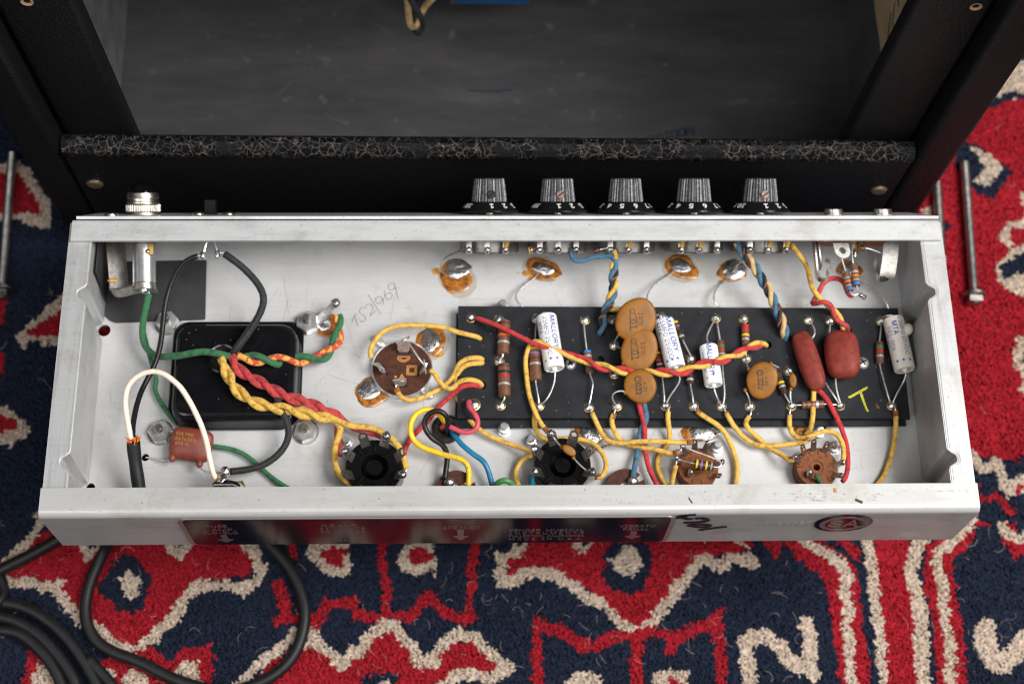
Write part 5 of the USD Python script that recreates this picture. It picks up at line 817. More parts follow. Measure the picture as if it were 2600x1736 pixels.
# ------------------------------------------------------------------ ceramic disc capacitors
def disc(lb_, c, x, y, rx, ry, z, texts, leads, tilt=(0, 0), rot=0.0, th=.0014, lift=(0, 0), logo=None):
    o = cw(c, x, y, z); k = CROPS[c][2] * mpp(o); n = unit(unit(C1 - o) + np.array([tilt[0], tilt[1], 0])); sx = unit(np.cross([0, 1, 0], n)); sy = np.cross(n, sx)
    ca, sa = math.cos(rot), math.sin(rot); ax = np.array([ca * sx + sa * sy, -sa * sx + ca * sy, n]); RX, RY = rx * k, ry * k
    t = Thing('disc_capacitor', lb_, 'capacitor', o - [0, 0, th]); a = np.linspace(0, 2 * np.pi, 49)[:-1]
    prof = [(0, 1), (.4, .99), (.7, .95), (.86, .84), (.94, .66), (.985, .35), (1, 0), (.985, -.35), (.94, -.66), (.8, -.9), (0, -1)]
    wob = 1 + .016 * np.sin(2 * a + x) + .014 * np.sin(3 * a + y) + .008 * np.sin(5 * a + x * y)
    V = np.vstack([np.stack([RX * q * np.cos(a) * wob, RY * q * np.sin(a) * wob, np.full(len(a), th * w)], 1) for q, w in prof]); m = len(a); F = []
    for i in range(len(prof) - 1):
        for j in range(m): p0, p1 = i * m + j, i * m + (j + 1) % m; F += [[p0, p0 + m, p1 + m], [p0, p1 + m, p1]]
    t.part('disc', (V @ ax + o, np.array(F)), M['ochre'], True)
    dn = unit(cw(c, x + 3, y + 60, z) - o); dn = unit(dn - n * np.dot(dn, n)); rt = np.cross(n, dn)
    def surf(P2): rr = np.clip(np.hypot(P2 @ dn_ / RX if False else (P2[:, 0]) / RY, P2[:, 1] / RX), 0, .97); return th * np.interp(rr, [0, .4, .7, .86, .94, .985], [1, .99, .95, .84, .66, .35])
    for s, h, u_, v_, bo in texts:                    # u_ along the reading direction, v_ to the side, in photo crop pixels
        tv, f = fine(*text(s, h * k * .62, bo, .00003, 1.0), .0007); Q = np.stack([tv[:, 0] + u_ * k, tv[:, 1] + v_ * k], 1); zz = surf(Q) + .00004 + tv[:, 2]
        t.part('lettering', (o + Q[:, :1] * dn + Q[:, 1:] * rt + zz[:, None] * n, f), M['blackink'], False)
    for P_ in logo or []:
        Q = np.array(P_, float) * k; qq = smooth_path(np.c_[Q, np.zeros(len(Q))], .0003); zz = surf(qq[:, :2]) + .00006
        t.part('printed_mark', curve_ribbon(o + qq[:, :1] * dn + qq[:, 1:2] * rt + zz[:, None] * n, .00030, n, 0), M['blackink'], False)
    for l in leads: t.part('lead', leadm([np.asarray(q) for q in l]), M['tin']); b0, b1 = np.asarray(l[0]), np.asarray(l[1]); t.part('coated_foot', blob(b0 * .93 + b1 * .07, (.0009, .0011, .0009), 2, .2, 1), M['ochre'], True)
    return t
def circ(u, v, r, n=16): return [(u + r * math.cos(q), v + r * math.sin(q)) for q in np.linspace(0, 2 * np.pi, n)]
lg01 = [circ(-85, -40, 26), [(-85, -40), (-75, -52), (-95, -52)], [(-60, -60), (40, -60), (105, -62)], [(-70, -12), (0, 5), (85, 8)]]
disc('top disc capacitor of the overlapping stack, ochre, marked 10%', 'D', 645, 832, 200, 228, 22, [('.01', 100, 30, -30, False), ('10%', 74, -10, 46, False)], [[cw('D', 478, 970, 20), cw('D', 445, 1020, 16), EP['m2']], [cw('D', 830, 790, 19), cw('D', 862, 782, 14), EP['a6'] + [-.0008, .0004, 0]]], (.08, .02), -.6, .0015, logo=lg01)
disc('middle disc capacitor of the overlapping stack, marked 10%', 'D', 678, 1128, 182, 224, 17.5, [('.01', 100, 40, -45, False), ('10%', 74, -10, 40, False)], [[cw('D', 520, 1255, 15), cw('D', 490, 1300, 12), EP['m3']], [cw('D', 510, 1120, 15), cw('D', 470, 1100, 12), EP['m2'] + [.0006, 0, 0]]], (.02, .05), -.3, .0014, logo=[[(u, v - 18) for u, v in q] for q in lg01])
lg22 = [circ(-70, -20, 34), [(-85, -38), (-58, -38), (-58, -6), (-85, -6), (-85, -38)], [(-35, -46), (40, -42), (75, -40)], [(-30, 8), (30, 12), (75, 14)]]
disc('lowest disc capacitor of the overlapping stack, marked 022', 'G', 752, 100, 140, 146, 14, [('022', 64, 25, -16, True), ('± 20', 44, 10, 42, False)], [[cw('G', 628, 155, 13), cw('G', 570, 142, 14), cw('G', 522, 170, 13), cw('G', 520, 212, 11), EP['b4']]], (0, .06), .2, .0014, logo=[[(u * .82, v * .82) for u, v in q] for q in lg22])
disc('single ochre disc capacitor marked 022 left of the slim red capacitor', 'E', 266, 1300, 122, 152, 14, [('022', 56, 30, -14, True), ('± 20', 40, 10, 36, False)], [[cw('E', 160, 1215, 14), cw('E', 148, 1180, 12), EP['m5']], [cw('E', 128, 1375, 13), cw('E', 160, 1440, 11), EP['b8']], [cw('E', 330, 1165, 13), cw('E', 400, 1200, 10)]], (.02, 0), -.35, .0014, logo=[[(u * .72 - 8, v * .72) for u, v in q] for q in lg22])
disc('tiny ochre disc capacitor standing beside the slim red capacitor', 'E', 511, 1302, 30, 60, 12, [], [[cw('E', 497, 1250, 12), EP['m6']], [cw('E', 495, 1365, 12), cw('E', 492, 1430, 10.5), EP['b9'] + [0, .0006, .001]]], (0, 0), 0, .0015)
disc('small ochre disc capacitor perched across the second black tube socket', 'V', 1025, 620, 195, 115, 20, [], [[cw('V', 855, 545, 19), cw('V', 720, 400, 17), cw('V', 630, 285, 15)], [cw('V', 1130, 790, 18), cw('V', 1240, 920, 16), cw('V', 1480, 1135, 13)]], (.1, .1), -.62, .0016)

# ------------------------------------------------------------------ dipped film capacitors
def superbox(o, ax, size, ex=2.6, exz=2.2, seed=0, n=40):
    m = trimesh.creation.icosphere(subdivisions=4); v = np.array(m.vertices); s = np.sign(v); a = np.abs(v) + 1e-9
    rad = ((a[:, 0] ** ex + a[:, 1] ** ex) ** (exz / ex) + a[:, 2] ** exz) ** (-1 / exz); v = v * rad[:, None]
    v = v * (1 + .018 * (meshkit.fbm(v * 2.2 + seed, 3, seed) - .5))[:, None]
    return (v * np.array(size) / 2) @ np.array(ax) + o, np.array(m.faces)
def dipped(name, lb_, c, p0, p1, wpx, z, thk, m, ex, leads, over=1.0):
    a, b = cw(c, *p0, z), cw(c, *p1, z); k = CROPS[c][2] * mpp(a); d = unit(b - a); o = (a + b) / 2; e = unit(unit(C1 - o) - d * np.dot(unit(C1 - o), d)); s = np.cross(d, e); L = np.linalg.norm(b - a)
    t = Thing(name, lb_, 'capacitor', [o[0], o[1], o[2] - thk / 2]); t.part('body', superbox(o, [d, s, e], [L, wpx * k, thk], ex, 2.4, int(z)), M[m], True)
    for l in leads: t.part('lead', leadm([np.asarray(q) for q in l], .0004), M['tin'])
    return t, o, d, s, e, k
dipped('film_capacitor', 'slim dull red dipped capacitor slanting across the board', 'E', (560, 918), (716, 1378), 178, BT + 5, .0088, 'redcap', 3.2, [[cw('E', 640, 985, 10), cw('E', 684, 930, 12), cw('E', 665, 860, 10), EP['a9']], [cw('E', 770, 1320, 10), cw('E', 815, 1390, 11), cw('E', 850, 1440, 10.5), EP['b10'] + [-.0006, 0, .001]]])
dipped('film_capacitor', 'fat dull red dipped capacitor between the slim one and the yellowed white capacitor', 'E', (884, 908), (920, 1284), 274, BT + 6.5, .0112, 'redcap', 3.0, [[cw('E', 790, 985, 11), cw('E', 800, 930, 11), EP['a10']], [cw('E', 855, 1260, 11), cw('E', 852, 1330, 11), EP['b10'] + [0, .0004, .0012]]])
fc, o, d, s, e, k = dipped('film_capacitor', 'brown-red dipped capacitor with yellow lettering near the cream wire loop', 'B', (1128, 575), (1408, 618), 222, 6.5, .0075, 'browncap', 4.2, [[cw('B', 1150, 680, 6), cw('B', 1110, 702, 4), cw('B', 1030, 690, 2), cw('B', 968, 682, .5)], [cw('B', 1322, 722, 6), cw('B', 1345, 765, 6), cw('B', 1410, 782, 8), cw('B', 1480, 785, 10)]])
for c0, lab_ in (((1142, 682), 0), ((1322, 722), 1)): fc.part('coated_foot', blob(cw('B', *c0, 6), (.0016, .0022, .0016), 3, .15, 2), M['browncap'], True)
for s_, (x, y) in (('EIA 900', (1226, 526)), ('.047±20%', (1228, 560)), ('600 VL', (1210, 588))):
    q = on_plane('B', x, y, o + e * .0037, e); v, f = text(s_, .00145, False, .00012); fc.part('lettering', (q + v[:, :1] * d - v[:, 1:2] * s + v[:, 2:] * e + e * .00012, f) if np.dot(np.cross(d, -s), e) > 0 else (q + v[:, :1] * d + v[:, 1:2] * s + v[:, 2:] * e + e * .00012, f), M['yellowink'], False)
# ================================================================== transformer, tube sockets, can capacitor
TRC = np.mean([cw('A', 1155, 1085, 10), cw('A', 1985, 1085, 10), cw('B', 1140, 460, 10), cw('B', 1985, 462, 10)], 0)
TR = Thing('power_transformer', 'power transformer with glossy black domed steel cover, cloth leads coming out of its hole', 'transformer', [TRC[0], TRC[1], -.07])
def rrect(c, p0, p1, z, r): a, b = cw(c[0], *p0, z), cw(c[1], *p1, z); return sbox(min(a[0], b[0]), min(a[1], b[1]), max(a[0], b[0]), max(a[1], b[1])).buffer(-r).buffer(r, quad_segs=8)
def loft(polys, n=96):
    V = []
    for pg, z in polys:
        ring = pg.exterior; c = np.array(pg.centroid.coords[0]); L = ring.length; P = np.array([ring.interpolate(t * L).coords[0] for t in np.linspace(0, 1, n, endpoint=False)])
        P = P[::-1] if not ring.is_ccw else P; i = np.argmin(np.abs(np.arctan2(P[:, 1] - c[1], P[:, 0] - c[0]))); P = np.roll(P, -i, 0); V.append(np.c_[P, np.full(n, z)])
    V.append(np.repeat([[*np.array(polys[-1][0].centroid.coords[0]), polys[-1][1]]], n, 0)); F = []
    for k in range(len(V) - 1):
        for j in range(n): a, b = k * n + j, k * n + (j + 1) % n; F += [[a, b, b + n], [a, b + n, a + n]]
    return np.vstack(V), np.array(F)
fl = rrect('AB', (1158, 1090), (1990, 466), 1.5, .007); dm = rrect('AB', (1166, 1090), (1945, 425), 13, .0075)
TR.part('cover_flange', loft([(fl, .0002), (fl, .0018), (fl.buffer(-.0012), .0026)]), M['blackpaint'], 40)
TR.part('cover_dome', loft([(dm.buffer(.0014), .0020), (dm.buffer(.0004), .004), (dm, .009), (dm.buffer(-.0006), .0112), (dm.buffer(-.0018), .0126), (dm.buffer(-.0036), .0132), (dm.buffer(-.012), .0133)]), M['blackpaint'], 40)
hc = cw('A', 1475, 1330, 13.5); TR.part('wire_hole_ridge', lathe([(.0078, .0), (.0074, .0010), (.0066, .0013), (.0058, .0009), (.0054, -.0002)], hc - [0, 0, .0003], NZ, 32), M['blackpaint']); TR.part('wire_hole', lathe([(.0056, .00025), (0, .00025)], hc - [0, 0, .0003], NZ, 24), M['hole'])
bb = fl.bounds
TR.part('core', bx(bb[0] + .002, bb[2] - .002, bb[1] + .001, bb[3] - .001, -.030, -.0018, .0006), M['dullsteel']); TR.part('lower_cover', loft([(fl, -.0302), (fl.buffer(-.001), -.055), (fl.buffer(-.006), -.068)][::-1] if False else [(fl.buffer(-.006), -.068), (fl.buffer(-.001), -.055), (fl, -.0302)]), M['blackpaint'], 40)
def nutted(c, x, y, lb_, hgt=9.5, seed=0, r=.0050):
    a = cw(c, x, y, 3.0); a[2] = 0; rot = seed; hexp = Polygon([(r * 1.1 * math.cos(rot + k * math.pi / 3), r * 1.1 * math.sin(rot + k * math.pi / 3)) for k in range(6)])
    u = TR.part('bolt', lathe([(.0019 * (1 if i % 2 else .88), hgt * .001 * i / 16) for i in range(16)] + [(.0014, hgt * .001), (0, hgt * .001)], a, NZ, 14), M['nickel'], label=lb_)
    TR.part('washer', lathe([(r * 1.22, 0), (r * 1.22, .0007), (.002, .0007)], a, NZ, 24), M['dullsteel'], under=u)
    TR.part('nut', loft([(affinity.translate(hexp, a[0], a[1]), .0007), (affinity.translate(hexp, a[0], a[1]), .0034), (affinity.translate(hexp.buffer(-.0005), a[0], a[1]), .0039)], 48), M['steel'], 25, under=u)
nutted('A', 1105, 1085, 'bolt and nut behind the thin black wire', 9.5, .2); nutted('A', 2035, 1085, 'bolt and nut beside the solder tag', 9, .5); nutted('B', 1058, 505, 'bolt and nut nearest the mains cord sleeve', 8, .1); nutted('B', 2022, 500, 'bolt and nut below the twisted leads', 8, .3)
tg = pts('A', [(2090, 1085, 1.2), (2120, 1060, 3), (2160, 1030, 6), (2205, 985, 10), (2225, 965, 11.5)])
TGT = Thing('solder_tag', 'bent solder tag clamped under the transformer nut, holding the twisted green and red leads', 'solder tag', tg[0])
TGT.part('tag_strip', ribbon(smooth_path(tg, .0008), .0034, .0006, (-.7, .75, 0)), M['tin'], 30); TGT.part('solder', blob(tg[-1], (.0023, .0023, .0022), 4, .2, 2), M['solder'], True)
# fuse holder at the near wall
fa, fb = cw('B', 1500, 1000, 12), cw('B', 1500, 855, 12); FH = Thing('fuse_holder', 'black fuse holder end with soldered lugs poking over the near flange', 'fuse holder', [fa[0], fa[1], .002])
rad = 90 * .38314 * mpp(fa); fa = np.array([fb[0], YN + .0008, fb[2]]); FH.part('body', cyl(fa, fb, rad * 1.05, 24, .0006), M['bakelite']); FH.part('washer', cyl(fb - [0, .0030, 0], fb - [0, .0022, 0], rad * 1.35, 6), M['steel'])
lg = cw('B', 1490, 800, 15); FH.part('lug', ribbon(np.array([fb + [0, 0, .001], fb + [0, .0012, .003], lg]), .0030, .0005, (1, 0, 0)), M['tin']); FH.part('solder', blob(cw('B', 1475, 840, 16), (.0022, .0034, .0024), 2, .25, 2), M['solder'], True); FH.part('solder', blob(cw('B', 1495, 775, 13), (.0020, .0024, .002), 7, .25, 2), M['solder'], True)
FH.part('flux_fleck', blob(cw('B', 1450, 835, 17), (.0012, .0014, .0011), 5, .3, 1), M['flux'], True); FH.part('side_lug', ribbon(pts('B', [(1560, 850, 12), (1600, 840, 12), (1618, 870, 10)]), .003, .0006, NZ), M['brass'])
# multi-section can capacitor
cc = cw('C', 735, 1278, 4); cc[2] = 0; rc = 258 * CROPS['C'][2] * mpp(cc); CAN = Thing('can_capacitor', 'round brown wafer of the upright can capacitor with stamped half-moon, square and triangle', 'capacitor', cc - [0, 0, .09])
CAN.part('can', cyl(cc - [0, 0, .082], cc - [0, 0, .0014], rc * .98, 36, .001), M['steel']); cr = CAN.part('rim', lathe([(rc, 0), (rc * 1.02, .0022), (rc * .99, .0034), (rc * .955, .0030), (rc * .95, .002)], cc, NZ, 48), M['steel']); CAN.part('wafer', lathe([(rc * .96, .0021), (rc * .95, .0026), (0, .0026)], cc, NZ, 48), M['phenolic'])
def clug(c, x, y, ang, z0=2.6, hh=.0058, w=.0042, tw=.5, out=0.0):
    a = cw(c, x, y, z0); ca, sa = math.cos(ang), math.sin(ang); tdir = np.array([ca, sa, 0]); od = np.array([-sa, ca, 0]) * out
    p = np.array([a - [0, 0, .0008], a + od * .3 + [0, 0, hh * .3], a + od * .7 + [0, 0, hh * .7], a + od + [0, 0, hh]])
    ang2 = np.linspace(0, tw, 4); pl = [];
    g = CAN.part('terminal_lug', ribbon(p, [w * .55, w, w, w * .8], .0007, tdir), M['tin'], 30); CAN.part('lug_tip', ribbon(np.array([p[-1] - [0, 0, .0004], p[-1] + [0, 0, .0016]]), w * 1.25, .0006, np.array([math.cos(ang + tw), math.sin(ang + tw), 0])), M['tin'], under=g); CAN.part('slot', basis_box(a + [0, 0, .0001], [tdir, np.cross(NZ, tdir), NZ], [w * 1.3, .0012, .0003], .00005), M['hole'], under=g); return g
clug('C', 750, 1150, 0, hh=.0075, w=.0056, out=.0030); clug('C', 585, 1290, -1.05, hh=.0065, w=.0056, out=-.0028); clug('C', 890, 1300, 1.2, hh=.0062, w=.0052, out=-.0026); clug('C', 720, 1432, 0, hh=.005, w=.0050, out=.0006, tw=.1)
for x, y, a_ in ((545, 1060, .8), (945, 1490, .75)): q = cw('C', x, y, 1.5); CAN.part('mounting_tab', blob(q, (.0042, .0020, .0014), x, .12, 2, [[math.cos(-a_), math.sin(-a_), 0], [math.sin(a_), math.cos(a_), 0], [0, 0, 1]]), M['tin'], True)
def can_mark(lines): CAN.part('stamped_mark', cat([stroke(smooth_path(np.array([cw('C', x, y, 2.66) for x, y in l]), .0004) if cv else np.vstack([np.linspace(cw('C', *l[i], 2.66), cw('C', *l[i + 1], 2.66), 6) for i in range(len(l) - 1)]), .00055, NZ) for l, cv in lines]), M['copperink'], False)
can_mark([([(702, 1186), (802, 1186)], 0), ([(702, 1186), (712, 1215), (750, 1228), (790, 1212), (802, 1186)], 1), ([(718, 1196), (730, 1210), (752, 1216), (775, 1208), (785, 1196)], 1)])
can_mark([([(780, 1262), (860, 1262), (858, 1338), (778, 1336), (780, 1262)], 0), ([(792, 1274), (848, 1274), (846, 1326), (790, 1324), (792, 1274)], 0)]); can_mark([([(735, 1335), (770, 1402), (700, 1400), (735, 1335)], 0), ([(735, 1352), (755, 1392), (712, 1392), (735, 1352)], 0)]); can_mark([([(670, 1352), (692, 1352)], 0), ([(674, 1362), (694, 1360)], 0)])
bare('thin bare jumper wire between the top and right lugs of the can capacitor', pts('C', [(770, 1045, 10), (800, 1080, 10.5), (850, 1155, 10.5), (900, 1225, 10), (935, 1260, 9.5)]), .0004)
# octal and miniature tube sockets
def lugplate(o, dirv, tang, w, L, hr, th=.0006, hole2=True):
    pg = unary_union([sbox(0, -w / 2, L - w / 2, w / 2), Point(L - w / 2, 0).buffer(w / 2, 10)]).difference(Point(L - w / 2, 0).buffer(hr, 10))
    if hole2: pg = pg.difference(sbox(L * .28, -w * .26, L * .38, w * .26))
    d = unit(dirv); tg_ = unit(tang); return extrude(pg, th, o, [d, tg_, np.cross(d, tg_)])
def octal(lb_, c, x, y, rpx, angs, soldered, h=.0115):
    o = cw(c, x, y, h * 1000 * .9); o[2] = 0; R = rpx * CROPS[c][2] * mpp(o); t = Thing('tube_socket', lb_, 'tube socket', o)
    t.part('body', lathe([(R * 1.0, 0), (R, h - .0012), (R * .975, h - .0003), (R * .95, h), (R * .49, h), (R * .455, h - .0006), (R * .45, h - .009), (.0, h - .009)], o, NZ, 64), M['bakelite'])
    t.part('centre_post', lathe([(R * .285, h - .0091), (R * .285, h - .0018), (R * .27, h - .0012), (R * .25, h - .0014), (0, h - .0014)], o, NZ, 32), M['bakelite'])
    for k in range(8):
        a = angs[0] + math.pi / 8 + k * math.pi / 4; e = np.array([math.cos(a), math.sin(a), 0]); s = np.cross(NZ, e)
        t.part('moulded_rib', basis_box(o + e * R * .71 + NZ * (h + .0001), [e, s, NZ], [R * .40, R * .065, .0010], .0003), M['bakelite'])
    for k in range(8):
        a = angs[0] + k * math.pi / 4; e = np.array([math.cos(a), math.sin(a), 0]); s = np.cross(NZ, e); dd = e * .55 + NZ * .84; b0 = o + e * R * .80 + NZ * (h - .0004); lugm = lugplate(b0, dd, s, .0044, .0085, .0013)
        u = t.part('lug', lugm, M['dullsteel'], 20)
        if k in soldered: t.part('solder', blob(b0 + unit(dd) * .0066, (.0019, .0019, .0021), k + 3, .25, 2), M['solder'], True, under=u)
        v, f = text(str((9 - k) % 8 + 1), .0021, False, .00015); up_ = e; t.part('moulded_number', (o + e * R * .62 + NZ * h + v[:, :1] * np.cross(up_, NZ) + v[:, 1:2] * up_ + v[:, 2:] * NZ, f), M['bakelite'], False)
    return t
octal('first black octal tube socket, with thick yellow and red leads around it', 'U', 690, 1040, 715, [math.radians(22)], {3, 7, 1}); octal('second black octal tube socket, with a small disc capacitor across it', 'V', 865, 985, 700, [math.radians(22)], {2, 3, 4, 7})
def mini(lb_, c, x, y, rpx, angs, sold, h=.0085):
    o = cw(c, x, y, h * 1000); o[2] = 0; R = rpx * CROPS[c][2] * mpp(o + [0, 0, h]); t = Thing('tube_socket', lb_, 'tube socket', o)
    t.part('body', lathe([(R, 0), (R, h - .0008), (R * .97, h), (R * .36, h), (R * .34, h + .0003), (R * .30, h + .0003), (R * .28, h - .0002), (R * .165, h - .0002), (R * .155, h - .005), (0, h - .005)], o, NZ, 56), M['mica'])
    t.part('bore', lathe([(R * .15, h - .0048), (0, h - .0048)], o, NZ, 16), M['hole'])
    for k, a in enumerate(angs):
        a = math.radians(a); e = np.array([math.cos(a), math.sin(a), 0]); s = np.cross(NZ, e); dd = e * .52 + NZ * .85; b0 = o + e * R * .80 + NZ * (h - .0006)
        u = t.part('lug', lugplate(b0, dd, s, .0026, .0074, .0006, .0005, False), M['dullsteel'], 20)
        if k in sold: t.part('solder', blob(b0 + unit(dd) * .0062, (.0013, .0013, .0016), k + 5, .3, 2), M['solder'], True, under=u)
        elif k % 2: t.part('flux_fleck', blob(b0 + unit(dd) * .004 + s * 0, (.0010, .0010, .0012), k, .3, 1), M['flux'], True, under=u)
        v, f = text(str(k + 5), .0018, False, .0002); t.part('moulded_number', (o + e * R * .58 + NZ * h + v[:, :1] * np.cross(e, NZ) + v[:, 1:2] * e + v[:, 2:] * NZ, f), M['mica'], False)
    for k in range(12):
        a = math.radians(angs[0] + 16 + k * 32.7); e = np.array([math.cos(a), math.sin(a), 0]); t.part('moulded_rib', basis_box(o + e * R * .80 + NZ * (h + .0001), [e, np.cross(NZ, e), NZ], [R * .26, R * .055, .0007], .0002), M['mica'])
    q = o + np.array([-R * .42, -R * .38, h + .0018]); t.part('heater_joint', blob(q, (.0015, .0017, .0026), 9, .35, 2), M['solder'], True)
mini('first brown miniature tube socket, with a banded resistor across it', 'X', 1040, 1060, 585, [165, 132, 99, 66, 4, -34], {1, 0, 3}); mini('second brown miniature tube socket, at the right end of the row', 'H', 582, 785, 180, [163, 130, 98, 64, 3, -31], {0, 4, 5})
def wafer(lb_, c, x, y, rpx, z, slot, tabp):
    o = cw(c, x, y, z); R = rpx * CROPS[c][2] * mpp(o); t = Thing('output_jack', lb_, 'jack', o * [1, 1, 0])
    pg = Point(o[0], o[1]).buffer(R, 32).difference(Point(o[0], o[1]).buffer(R * .30)); s0 = math.radians(slot); pg = pg.difference(Polygon([(o[0], o[1]), (o[0] + 2 * R * math.cos(s0 - .16), o[1] + 2 * R * math.sin(s0 - .16)), (o[0] + 2 * R * math.cos(s0 + .16), o[1] + 2 * R * math.sin(s0 + .16))]))
    t.part('fibre_wafer', extrude(pg, .0011, (0, 0, o[2] - .0011)), M['phenolic'], False); t.part('barrel', cyl(o - [0, 0, o[2]], o - [0, 0, .0012], R * .55, 24), M['steel'])
    t.part('solder_lug', blob(cw(c, *tabp, z + 2), (.0024, .0022, .0020), 3, .2, 2), M['solder'], True); return t
wafer('round brown fibre wafer of the speaker jack between the black and yellow plastic wires', 'F', 1195, 975, 170, 5, 32, (1140, 915)); wafer('round brown fibre wafer of the pedal jack below the blue cloth wire', 'G', 632, 962, 172, 5, 35, (690, 905))

# ================================================================== front panel: knobs, potentiometers, lamp, switch, jacks
ZA = .0205
def panel_x(c, x, off=.008, rise=.008):                # where along the panel a fitting stands, from where it shows
    X = 0.0
    for _ in range(6): q = panel(X, ZA, off) + UP_ * rise; X += (px(c, x, 0)[0] - px_of(q)[0]) * mpp(q)
    return X
def flute(r0, r1, h, o, n, amp=.055, teeth=34):
    s, u, d = frame(n, (1, 0, 0)); a = np.linspace(0, 2 * np.pi, teeth * 6, endpoint=False); w = 1 - amp * (np.cos(a * teeth) > -.2) * (.5 + .5 * np.cos(a * teeth)); m = len(a)
    rings = [(r0, 0, 1), (r0 * .4 + r1 * .6, h * .6, 1), (r1, h - .0005, 1), (r1 - .0005, h, .3), (0, h + .0001, 0)]; V = [o + (np.cos(a) * q * (1 - (1 - w) * k))[:, None] * s + (np.sin(a) * q * (1 - (1 - w) * k))[:, None] * u + z * d for q, z, k in rings]; F = []
    for i in range(len(rings) - 1):
        for j in range(m): p0, p1 = i * m + j, i * m + (j + 1) % m; F += [[p0, p1, p1 + m], [p0, p1 + m, p0 + m]]
    return np.vstack(V), np.array(F)
KN = [(242, 6, .15, 'leftmost', -.02), (700, 6, .0, 'second from left', 0), (1155, None, 5.42, 'middle', 0), (1612, None, 5.42, 'fourth from left', 0), (2057, 6, .1, 'rightmost', 0)]
M['rustscrew'] = plain('rusty_set_screw', (.16, .10, .08), .4, .8, 0, 900, .4, 900); M['knob'] = plain('knob_black', (.008, .008, .009), .16, 0, .00004, 700); M['knobside'] = plain('worn_knob_flutes', (.045, .045, .05), .26, .25, .00006, 800, .7, 500); M['numeral'] = plain('white_numeral', (.75, .73, .70), .6)
wear = {0: 'its small set screw dark and black', 1: 'a red speck beside its rusty set screw', 2: 'turned to 5 and 6, standing above the blue and yellow bundle', 3: 'turned to 5 and 6, standing right of its twin', 4: 'its set screw coppery, nearest the input jacks'}
for i, (qx_, sc, rot, nm, dx) in enumerate(KN):
    X_ = panel_x('Q', qx_); o = panel(X_, ZA, .0025); t = Thing('control_knob', 'black fluted control knob, ' + wear[i], 'control knob', panel(X_, ZA), 'control knobs along the front panel')
    rS, rT, rB = .0142, .0084, .0072
    t.part('skirt', lathe([(rS * .97, 0), (rS, .0004), (rS * .985, .0011), (rS * .93, .0016), (rT * 1.18, .0046), (rT * 1.04, .0050), (rT, .0051)], o, NP, 56, (1, 0, 0)), M['knob'])
    t.part('grip', flute(rT, rB, .0110, o + NP * .0050, NP), M['knobside'], 25)
    for dgt in range(1, 11):
        a = (dgt - (rot if rot > 1 else 1 - rot - .0)) * math.radians(33); radial = math.cos(a) * UP_ + math.sin(a) * XX; tangent = -math.sin(a) * UP_ + math.cos(a) * XX
        sl_ = unit(radial * (rS * .93 - rT * 1.18) - NP * .0030); nn = np.cross(sl_, np.cross(NP, radial) * 0 + -tangent); nn = nn if np.dot(nn, NP) > 0 else -nn
        v, f = text(str(dgt), .0028, True, .00006); c0 = o + radial * (rS * .93 + rT * 1.18) / 2 + NP * .0031 + nn * .00006; xdir = np.cross(sl_, nn)
        t.part('numeral', (c0 + v[:, :1] * xdir + v[:, 1:2] * sl_ + v[:, 2:] * nn, f), M['numeral'], False)
    if sc: t.part('set_screw', cyl(o + NP * .0085 + UP_ * (rT * .90) + XX * .0009, o + NP * .0085 + UP_ * (rT * 1.02) + XX * .0009, .0020, 18), M['rustscrew'] if i else M['bakelite']); t.part('screw_slot', basis_box(o + NP * .0085 + UP_ * rT * 1.02 + XX * .0009, [unit(XX + NP * .7), np.cross(UP_, unit(XX + NP * .7)), UP_], [.0034, .0006, .0003], .00003), M['hole'])
    # potentiometer behind the panel
    pl_ = {0: 'holding a braided wire and a yellow one', 1: 'holding the end of a blue wire', 2: 'above the blue and yellow bundle', 3: 'without wires running down, beside the third solder spot', 4: 'between the tan bundle and a yellow wire'}
    pt = Thing('potentiometer', 'metal potentiometer can under the far flange, ' + pl_[i], 'potentiometer', panel(X_, ZA, -.018) - [0, 0, .010], 'potentiometers under the far flange')
    c0 = panel(X_, ZA, -.0014); RP = .0146
    pt.part('nut', extrude(Polygon([(.0064 * math.cos(k * math.pi / 3), .0064 * math.sin(k * math.pi / 3)) for k in range(6)]), .0013, panel(X_, ZA, .0002), [XX, UP_, np.cross(XX, UP_)]), M['nickel'])
    pt.part('shaft', cyl(panel(X_, ZA, .0), panel(X_, ZA, .010), .003, 14), M['nickel'])
    pt.part('can', lathe([(0, .0), (RP, .0), (RP, .0030), (RP * .96, .0033), (RP * .96, .0142), (RP * .92, .0152), (RP * .82, .0156), (0, .0156)], c0, -NP, 48, (1, 0, 0)), M['jackmetal'])
    pt.part('fibre_base', basis_box(c0 - NP * .0030 + UP_ * RP * .92, [XX, UP_, NP], [.0190, .0040, .0016], .0003), M['phenolic'])
    for k, lx in enumerate((-.0085, 0, .0085)):
        b0 = c0 - NP * .0062 + UP_ * RP * .98 + XX * (lx + .0012 * (i - 2) * .5); tip = b0 - NP * .0066 + UP_ * .0012; u = pt.part('lug', ribbon(np.array([b0, b0 * .5 + tip * .5 + UP_ * .0006, tip]), .0024, .0005, XX), M['dullsteel'])
        pt.part('solder', blob(tip - NP * .0006, (.0017, .0016, .0019), i * 3 + k, .2, 2), M['solder'], True, under=u)
        if (i, k) in ((0, 2), (2, 1), (3, 0), (3, 1), (4, 1), (4, 2)): pt.part('wire_end', tube(smooth_path([tip, tip + [0.0012, .003, .0035], tip + [.003, .0075, .006]]), .0011, 8), M['cl_yellow'], under=u)
